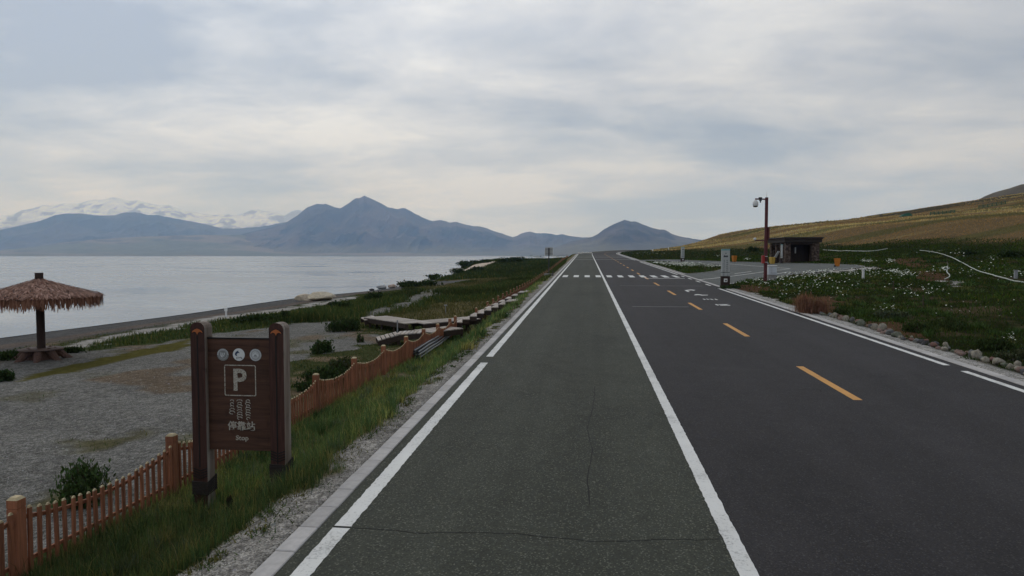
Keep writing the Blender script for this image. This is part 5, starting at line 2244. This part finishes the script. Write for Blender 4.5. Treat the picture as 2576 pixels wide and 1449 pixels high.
# ================================================================== bushes
def bush(u, v, hw, hh, label, col=(0.040, 0.055, 0.020), n=900, leaf=0.07, spiky=0.5, name='bush', group='shrubs on the lake side', y_scale=1.0, thin=None):
    p = at(u, v)
    m = mpp(p)
    rx, h = hw * m, hh * m
    root = tag(empty(name, p), label, 'bush' if name != 'tumbleweed' else 'bush', group)
    rs_ = np.random.default_rng(abs(hash((round(u), round(v)))) % 100000)
    nst = 9
    st = MB()
    tips = []
    for k in range(nst):
        a, t = rs_.uniform(0, 6.28), rs_.uniform(.1, .85) ** .7
        tip = Vector((math.cos(a) * t * rx, math.sin(a) * t * rx * y_scale, h * (1 - .55 * t * t) * rs_.uniform(.72, 1.0)))
        st.tube([(0, 0, -.08), tip * .5 + Vector((0, 0, .08 * h)), tip], [.016 + .006 * h, .012, .005], 5)
        tips.append((tip, rs_.uniform(.28, .5)))
    st.build('stems', 'stem', root)
    C, S = [], []
    per = n // nst
    for tip, r in tips:
        q = rs_.normal(0, .5, (per, 3))
        c = np.array(tip) * np.array((1, 1, .72))[None] + q * np.array((rx * r, rx * r * y_scale, h * .27))
        C.append(c)
    C = np.concatenate(C)
    low = rs_.uniform(0, 1, len(C)) < .45                        # leaves all the way down to the ground
    C[low, 2] *= rs_.uniform(0, .8, low.sum())
    C[low, :2] *= rs_.uniform(.7, 1.25, low.sum())[:, None]
    C[:, 2] = np.abs(C[:, 2]) * np.where(C[:, 2] < 0, .4, 1)
    n = len(C)
    d = rs_.normal(0, 1, (n, 3))
    d[:, 2] = np.abs(d[:, 2]) + spiky * 2
    d /= np.linalg.norm(d, axis=1)[:, None]
    s = np.cross(d, rs_.normal(0, 1, (n, 3)))
    s /= np.linalg.norm(s, axis=1)[:, None] + 1e-9
    L = (leaf * rs_.uniform(.6, 1.5, n))[:, None]
    w = L * (thin or (.20 if spiky > .6 else .34))
    V = np.stack([C - d * L * .5, C + s * w, C + d * L * .6, C - s * w], 1).reshape(-1, 3)
    ctint = np.array(col)[None] * rs_.uniform(.55, 1.5, (n, 1)) * (1 + rs_.normal(0, .08, (n, 3)))
    mesh_np('foliage', V, np.arange(4 * n).reshape(-1, 4), 'leaf', root, attrs={'col': np.repeat(np.clip(ctint, 0, 1), 4, 0)})
    return root


DK = (0.030, 0.046, 0.018)
bush(212, 1262, 78, 108, 'leafy dark green bush behind the near bay of the picket fence', (0.042, 0.066, 0.026), 1900, .085, .7)
bush(6, 957, 26, 33, 'round green bush at the edge of the gravel in front of the parasol', (0.036, 0.058, 0.024), 900, .10, .4)
bush(45, 902, 52, 26, 'wide dark bush left of the root table', DK, 1300, .11, .5)
bush(178, 886, 30, 15, 'low dark bush right of the root table', DK, 700, .10, .5)
bush(810, 887, 26, 39, 'round green bush on the gravel behind the fence', (0.040, 0.064, 0.024), 1200, .11, .5)
bush(866, 832, 40, 37, 'wide dark grassy bush between gravel and long boardwalk', DK, 1500, .16, .8)
bush(905, 860, 9, 22, 'small upright bush on gravel before the short boardwalk', (0.045, 0.062, 0.026), 350, .10, .8)
bush(820, 962, 60, 48, 'sprawling dark bush directly behind the picket fence', DK, 1800, .10, .5)
bush(790, 985, 40, 30, 'low dark bush against the picket fence near the sign', DK, 1000, .09, .5)
bush(868, 935, 40, 42, 'olive bush behind the fence next to the sprawling dark bush', (0.055, 0.066, 0.030), 1100, .10, .6)
bush(716, 802, 12, 26, 'upright dark bush on the beach edge above the sign', DK, 500, .14, .7)
bush(655, 812, 62, 24, 'long dark shrub mass along the beach behind the sign', DK, 1500, .16, .6)
bush(865, 782, 17, 26, 'dark bush on the shore grass below the largest boulder', DK, 600, .17, .6)
bush(842, 772, 14, 18, 'small dark bush on the shore grass beside the boulders', DK, 450, .17, .6)
bush(943, 757, 22, 26, 'dark bush on shore grass before the grey rock', DK, 800, .20, .6)
bush(1150, 688, 18, 17, 'dark bush at the foot of the pale sandy path', DK, 450, .5, .4)
bush(1178, 668, 26, 14, 'long dark shrub left of the pale sandy path', DK, 700, .6, .3)
bush(1215, 660, 30, 9, 'flat dark shrub at the top left of the pale sandy path', DK, 700, .6, .3)
bush(1200, 682, 16, 12, 'dark bush in the bend of the pale sandy path', DK, 500, .5, .4)
bush(1285, 660, 34, 16, 'long dark shrub right of the pale sandy path', DK, 900, .6, .3)
bush(1330, 650, 30, 13, 'dark shrub on the far bank where the lake ends', DK, 800, .7, .3)
bush(1365, 642, 24, 9, 'low dark shrub left of the road sign', DK, 500, .7, .3)
bush(1418, 642, 26, 11, 'dark shrub right of the road sign near the far fence', DK, 700, .7, .3)
bush(1060, 722, 46, 18, 'wide dark shrub on the bank above the shore rocks', DK, 1200, .35, .4)
bush(1100, 703, 34, 14, 'dark shrub on the bank before the sandy path', DK, 900, .4, .4)
bush(1030, 735, 34, 13, 'olive shrub on the bank above the pale stone', (0.05, 0.06, 0.026), 900, .3, .4)
bush(2038, 788, 34, 54, 'reddish brown dry bush beside the road gravel', (0.22, 0.115, 0.08), 7000, .20, 2.2, 'dry_bush', 'shrubs on the hill side', thin=.035)
bush(1895, 634, 15, 15, 'dark bush at the foot of the brown hill behind the camera pole', DK, 600, .35, .3, group='shrubs on the hill side')
bush(1842, 726, 26, 9, 'low dark weeds round the base of the pillar sign', DK, 600, .10, .6, group='shrubs on the hill side')
bush(2500, 880, 44, 36, 'dark grassy shrub behind the edging stones', (0.034, 0.050, 0.018), 1500, .09, .9, group='shrubs on the hill side')
bush(2380, 826, 60, 30, 'wide grassy shrub on the bank above the edging stones', (0.040, 0.055, 0.020), 1600, .10, .9, group='shrubs on the hill side')
bush(2240, 800, 44, 22, 'greyish green shrub above the edging stones near the dry bush', (0.060, 0.072, 0.042), 1400, .09, .6, group='shrubs on the hill side')
bush(2310, 838, 40, 30, 'dark leafy shrub on the bank close to the edging stones', (0.036, 0.052, 0.018), 1400, .09, .8, group='shrubs on the hill side')
bush(2565, 905, 40, 26, 'low grey-green shrub at the end of the stone edging', (0.055, 0.066, 0.036), 1200, .08, .6, group='shrubs on the hill side')
bush(2440, 640, 26, 12, 'round dark shrub where the green field meets the brown hill', DK, 600, .3, .3, group='shrubs on the hill side')
bush(2545, 650, 30, 22, 'pair of dark shrubs at the field edge under the brown hill', DK, 700, .3, .3, group='shrubs on the hill side')
bush(705, 1232, 26, 34, 'weedy green clump round the right foot of the parking sign', (0.045, 0.062, 0.026), 900, .06, .7)
bush(578, 1282, 9, 40, 'dark tuft of dead stalks in front of the parking sign', (0.03, 0.026, 0.02), 260, .07, 1.4)
bush(2120, 790, 30, 16, 'low dark shrub between dry bush and greyish shrub', (0.036, 0.05, 0.018), 900, .08, .7, group='shrubs on the hill side')

# ================================================================== grass and flowers (too many to count)
GREEN = np.array([(0.058, 0.082, 0.026), (0.045, 0.072, 0.028), (0.085, 0.095, 0.030), (0.14, 0.125, 0.038), (0.17, 0.125, 0.055)])


def pick(n, w):
    return GREEN[RNG.choice(len(GREEN), n, p=np.array(w) / sum(w))]


def sample(n, x0, x1, y0, y1, power=1.6):
    """points between y0 and y1, denser near; x uniform"""
    u = RNG.uniform(0, 1, n)
    a = 1 - power
    y = (y0 ** a + u * (y1 ** a - y0 ** a)) ** (1 / a)
    return RNG.uniform(x0, x1, n), y


def keep_plants(x, y, thr):
    pl = cover(x, y)[2]
    return RNG.uniform(0, 1, len(x)) < pl * thr


# verge between kerb and fence
x, y = sample(150000, -7.7, -3.4, 4.5, 70, 1.75)
k = keep_plants(x, y, 1.0)
x, y = x[k], y[k]
patch = fbm(x * 0.9, y * 0.5, 3, 120)
yel = sstep(.42, .58, fbm(x * .5 + 4, y * .28, 3, 121)) * sstep(8, 12, y)
col = pick(len(x), (4, 4, 3, .6, .5))
dry = pick(len(x), (.5, .5, 3, 5, 1.5))
sel = RNG.uniform(0, 1, len(x)) < yel * .65
col[sel] = dry[sel]
col = col * np.array((0.88, 0.95, 1.05))
col = col * (1.5 + 1.3 * patch)[:, None] * RNG.uniform(.5, 1.6, (len(x), 1))
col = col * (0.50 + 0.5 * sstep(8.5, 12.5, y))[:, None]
h = RNG.uniform(.06, .20, len(x)) * (0.5 + 1.3 * patch) + (RNG.uniform(0, 1, len(x)) < .05) * RNG.uniform(.1, .3, len(x))
w = 0.006 * np.clip(y / 9, 1, 5)
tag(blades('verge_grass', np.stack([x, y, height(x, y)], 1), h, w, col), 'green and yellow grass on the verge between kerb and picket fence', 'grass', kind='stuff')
# weeds and taller tufts on the verge
cx_, cy_ = sample(620, -7.3, -3.6, 5.2, 46, 1.5)
k = keep_plants(cx_, cy_, 1.0)
cx_, cy_ = cx_[k], cy_[k]
per = 42
x = np.repeat(cx_, per) + RNG.normal(0, .085, len(cx_) * per) * np.repeat(RNG.uniform(.6, 1.8, len(cx_)), per)
y = np.repeat(cy_, per) + RNG.normal(0, .085, len(cx_) * per) * np.repeat(RNG.uniform(.6, 1.8, len(cx_)), per)
hs = np.repeat(RNG.uniform(.14, .42, len(cx_)), per) * RNG.uniform(.5, 1.1, len(x))
kinds = np.array([(0.075, 0.120, 0.050), (0.100, 0.135, 0.058), (0.115, 0.140, 0.090), (0.24, 0.21, 0.08), (0.05, 0.085, 0.035)])
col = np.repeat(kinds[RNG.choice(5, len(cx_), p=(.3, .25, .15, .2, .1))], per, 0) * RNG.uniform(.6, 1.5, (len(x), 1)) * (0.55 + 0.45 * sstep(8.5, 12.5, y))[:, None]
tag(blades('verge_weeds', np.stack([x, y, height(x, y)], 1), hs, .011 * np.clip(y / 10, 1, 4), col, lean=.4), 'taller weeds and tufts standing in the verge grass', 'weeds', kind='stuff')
# low broad-leaved weeds creeping over the gravel edge
cy_ = RNG.uniform(5.0, 40, 260)
cx_ = -3.32 - RNG.uniform(.25, 1.1, 260)
per = 60
sp = np.repeat(RNG.uniform(.5, 2.0, 260), per)
x = np.repeat(cx_, per) + RNG.normal(0, .075, 260 * per) * sp
x = np.minimum(x, -3.38)
y = np.repeat(cy_, per) + RNG.normal(0, .10, 260 * per) * sp
col = np.repeat(np.array([(0.050, 0.080, 0.030), (0.070, 0.090, 0.038), (0.12, 0.11, 0.045)])[RNG.choice(3, 260)], per, 0) * RNG.uniform(.5, 1.5, (len(x), 1))
tag(blades('creeping_weeds', np.stack([x, y, height(x, y)], 1), RNG.uniform(.02, .09, len(x)), .022 * np.clip(y / 12, 1, 3), col, lean=1.1), 'low weeds creeping over the gravel along the kerb', 'weeds', kind='stuff')
# beyond the verge to the far fence
x, y = sample(30000, -10.5, -3.5, 60, 240, 1.3)
x = x * np.clip(y / 120, .9, 1.3) + 0
x = np.minimum(x, -3.7)
k = keep_plants(x, y, 1.0)
x, y = x[k], y[k]
col = pick(len(x), (4, 4, 3, 1, .3)) * RNG.uniform(.6, 1.2, (len(x), 1)) * .9
tag(blades('bank_grass', np.stack([x + xroad(y), y, height(x + xroad(y), y)], 1), RNG.uniform(.15, .4, len(x)), .03 * y / 60, col), 'grass on the road bank past the zebra crossing', 'grass', kind='stuff')
# meadow on the lake side
x, y = sample(130000, -36, -7.4, 14, 150, 1.35)
k = keep_plants(x, y, 1.0)
x, y = x[k], y[k]
tall = sstep(40, 47, y + 3 * (fbm(x * .3, y * .3, 2, 8) - .5)) * sstep(-25, -19, x)
band = inpoly(x, y, P_BAND)
moss = inpoly(x, y, P_MOSS)
n5 = fbm(x * .14, y * .09, 4, 130)
col = pick(len(x), (4, 5, 3, .8, .3)) * RNG.uniform(.6, 1.3, (len(x), 1))
col = col * (1 - .45 * tall * sstep(.62, .42, n5))[:, None]
tan_ = (sstep(.54, .66, fbm(x * .10, y * .05, 4, 131)) * (y > 44))[:, None]
col = col * (1 - .7 * tan_) + np.array((0.115, 0.095, 0.045)) * .7 * tan_ * RNG.uniform(.6, 1.3, (len(x), 1))
tall = tall * (1 - .55 * tan_[:, 0])
col[moss] = np.array((0.085, 0.082, 0.028)) * RNG.uniform(.7, 1.3, (moss.sum(), 1))
h = RNG.uniform(.04, .12, len(x)) + tall * RNG.uniform(.15, .5, len(x)) + band * RNG.uniform(.05, .25, len(x))
h[moss] = RNG.uniform(.02, .06, moss.sum())
w = np.clip(.0013 * y, .012, .2)
w[moss] *= 1.6
tag(blades('meadow_grass', np.stack([x, y, height(x, y)], 1), h, w, col, lean=.55), 'dark green meadow grass on the lake side', 'grass', kind='stuff')
# far bank towards the promontory
x, y = sample(42000, -70, -7, 140, 420, 1.1)
k = (x > xshore(y) + 2.5) & ~inpoly(x, y, P_PATH) & (x < -4 - 3.0 * sstep(150, 250, y))
x, y = x[k], y[k]
n5 = fbm(x * .06, y * .03, 4, 133)
col = pick(len(x), (4, 5, 2, .5, .2)) * RNG.uniform(.5, 1.0, (len(x), 1)) * (0.55 + .8 * n5)[:, None]
tag(blades('shore_scrub', np.stack([x, y, height(x, y)], 1), RNG.uniform(.3, .9, len(x)) * (.3 + 1.4 * n5), .0016 * y, col, lean=.45), 'dark scrub covering the far lake bank', 'scrub', kind='stuff')
# field on the hill side
x, y = sample(190000, 10.85, 62, 11, 150, 1.35)
k = keep_plants(x, y, 1.0)
x, y = x[k], y[k]
n5 = fbm(x * .22, y * .14, 4, 140)
col = pick(len(x), (5, 5, 2, .4, .25)) * RNG.uniform(.5, 1.1, (len(x), 1)) * (0.38 + .9 * n5)[:, None] * np.array((.92, 1.08, .6))
h = RNG.uniform(.06, .20, len(x)) * (.4 + 1.3 * n5) + .07 * sstep(40, 90, y)
w = np.clip(.0012 * y, .010, .2)
tag(blades('field_grass', np.stack([x, y, height(x, y)], 1), h, w, col, lean=.8), 'dark green grass of the field between road and hill', 'grass', kind='stuff')
# leafy weeds standing in the field
cx_, cy_ = sample(1500, 10.95, 48, 12, 110, 1.3)
k = keep_plants(cx_, cy_, 1.0) & (fbm(cx_ * .3, cy_ * .2, 3, 161) > .45)
cx_, cy_ = cx_[k], cy_[k]
per = 60
sp = np.repeat(RNG.uniform(.6, 2.2, len(cx_)) * np.clip(cy_ / 35, .8, 1.6), per)
x = np.repeat(cx_, per) + RNG.normal(0, .11, len(cx_) * per) * sp
y = np.repeat(cy_, per) + RNG.normal(0, .14, len(cx_) * per) * sp
k = ~(paved(x, y)[0] | paved(x, y)[1]) & (x - xroad(y) > 10.7)
col = (np.repeat(np.array([(0.055, 0.090, 0.028), (0.070, 0.098, 0.036), (0.040, 0.070, 0.022), (0.095, 0.098, 0.034)])[RNG.choice(4, len(cx_))], per, 0) * RNG.uniform(.5, 1.5, (len(x), 1)))[k]
hs = (np.repeat(RNG.uniform(.12, .38, len(cx_)), per) * RNG.uniform(.5, 1.1, len(x)))[k]
x, y = x[k], y[k]
tag(blades('field_weeds', np.stack([x, y, height(x, y)], 1), hs, np.clip(.0013 * y, .016, .2), col, lean=.7), 'brighter leafy weeds standing in the dark field', 'weeds', kind='stuff')
x, y = sample(26000, 10.9, 120, 140, 330, 1.1)
x = x + xroad(y)
k = keep_plants(x, y, 1.0) & ((cover(x, y)[0][:, 0]) < .07)
x, y = x[k], y[k]
col = pick(len(x), (5, 5, 2, .8, .2)) * RNG.uniform(.5, 1.1, (len(x), 1)) * .8
tag(blades('slope_grass', np.stack([x, y, height(x, y)], 1), RNG.uniform(.2, .5, len(x)), .0013 * y, col), 'green grass on the slope where the road bends', 'grass', kind='stuff')
# dry tussocks on the brown hill
x, y = sample(90000, 20, 330, 70, 520, 1.15)
k = (cover(x, y)[2] > .2) & (cover(x, y)[0][:, 0] > .075) & (x - xroad(y) > 16)
x, y = x[k], y[k]
tone = fbm(x * 0.028 + 3, y * 0.07, 4, 81)
lite = sstep(.46, .64, tone) * sstep(.42, .6, fbm(x * .09, y * .12, 3, 150))
gsel = sstep(0.55, 0.66, fbm(x * 0.02, y * 0.05 + 7, 4, 91))
col = np.array((0.225, 0.135, 0.066))[None] * (1 - lite[:, None]) + np.array((0.36, 0.27, 0.13))[None] * lite[:, None]
col = col * (1 - gsel[:, None] * .7) + np.array((0.075, 0.078, 0.034))[None] * gsel[:, None] * .7
col = col * RNG.uniform(1.25, 1.75, (len(x), 1))
h = RNG.uniform(.12, .3, len(x)) + lite * RNG.uniform(.1, .5, len(x))
tag(blades('dry_grass', np.stack([x, y, height(x, y)], 1), h, .0016 * y, col, lean=.4), 'dry brown and straw grass covering the hillside', 'grass', kind='stuff')


# daisies
def flowers(name, x, y, size, hgt, label):
    n = len(x)
    z = height(x, y) + hgt
    a = RNG.uniform(0, 6.28, n)
    tl = RNG.uniform(-.5, .5, (n, 2))
    s = size
    V = []
    for q in range(6):
        b = a + q * np.pi / 3
        V.append(np.stack([x + np.cos(b) * s, y + np.sin(b) * s, z + s * (np.cos(b) * tl[:, 0] + np.sin(b) * tl[:, 1] - .35)], 1))
    V = np.stack(V, 1).reshape(-1, 3)
    o = mesh_np(name, V, np.arange(6 * n).reshape(-1, 6), 'petal')
    return tag(o, label, 'flowers', kind='stuff')


t_ = NT('petal')
t_.out((0.60, 0.62, 0.54), 0.8, None, 0.1)
fx, fy = [], []
for u, v, su, sv, n in ((1990, 692, 60, 5, 420), (2060, 686, 70, 5, 420), (1900, 716, 45, 6, 110), (1960, 708, 60, 6, 260), (2060, 703, 60, 7, 200), (2150, 693, 55, 7, 240), (2250, 688, 35, 6, 260), (2200, 702, 60, 10, 90), (2280, 696, 30, 7, 160),
                       (2375, 682, 16, 5, 130), (1700, 667, 50, 4, 700), (1740, 671, 40, 4, 500), (1660, 664, 40, 3, 300), (1790, 673, 25, 4, 200), (2180, 661, 16, 4, 120), (2240, 660, 14, 4, 120), (1810, 646, 14, 2, 40), (1880, 654, 12, 2, 50), (1630, 640, 40, 4, 90),
                       (2010, 730, 60, 12, 130), (2100, 722, 80, 14, 120), (2300, 735, 90, 25, 130), (2480, 690, 80, 30, 120), (2500, 655, 20, 6, 30), (2330, 745, 60, 12, 90), (2120, 745, 60, 14, 60), (2230, 790, 60, 12, 60), (2420, 790, 120, 40, 60), (2540, 870, 14, 6, 50), (2380, 640, 80, 10, 60), (2350, 690, 20, 14, 50), (1990, 752, 30, 8, 50), (1930, 722, 50, 5, 80), (2560, 700, 30, 20, 60)):
    for _ in range(int(n * .45)):
        p = at(random.gauss(u, su * .5), random.gauss(v, sv * .5))
        if p.x - float(xroad(p.y)) > 10.8 and p.y < 260:
            fx.append(p.x)
            fy.append(p.y)
fx, fy = np.array(fx), np.array(fy)
k = ~paved(fx, fy)[1]
fx, fy = fx[k], fy[k]
flowers('daisies', fx, fy, np.clip(.0010 * fy, .022, .12) * RNG.uniform(.6, 1.1, len(fx)), RNG.uniform(.22, .42, len(fx)), 'white daisies scattered through the roadside field')

# pebbles lying on the gravel verge and lot
x, y = sample(16000, -26, -3.35, 4.5, 34, 1.5)
cg, cp_, cpl = cover(x, y)
k = (cp_ > .75) & (cpl < .2)
x, y = x[k], y[k]
n = len(x)
s = RNG.uniform(.007, .02, n) * np.clip(y / 9, 1, 1.6) * (1 + 1.0 * (RNG.uniform(0, 1, n) < .03))
base = np.array([(1, 0, 0), (0, 1, 0), (-1, 0, 0), (0, -1, 0), (0, 0, .55)])
ang = RNG.uniform(0, 6.28, n)
sq = RNG.uniform(.6, 1.2, (n, 2))
bx, by_ = base[None, :, 0] * sq[:, :1], base[None, :, 1] * sq[:, 1:]
V = np.stack([x[:, None] + s[:, None] * (bx * np.cos(ang)[:, None] - by_ * np.sin(ang)[:, None]), y[:, None] + s[:, None] * (bx * np.sin(ang)[:, None] + by_ * np.cos(ang)[:, None]), height(x, y)[:, None] + s[:, None] * base[None, :, 2]], 2)
b5 = (np.arange(n) * 5)[:, None]
F = np.concatenate([b5 + np.array([[i, (i + 1) % 4, 4]]) for i in range(4)], 0)
pc_ = np.array((0.25, 0.24, 0.22))[None] * RNG.uniform(.4, 1.15, (n, 1)) * (1 + RNG.normal(0, .05, (n, 3)))
tag(mesh_np('pebbles', V.reshape(-1, 3), F, 'rock', attrs={'col': np.repeat(np.clip(pc_, 0, .7), 5, 0)}), 'loose grey pebbles on the gravel beside the road', 'gravel', kind='stuff')
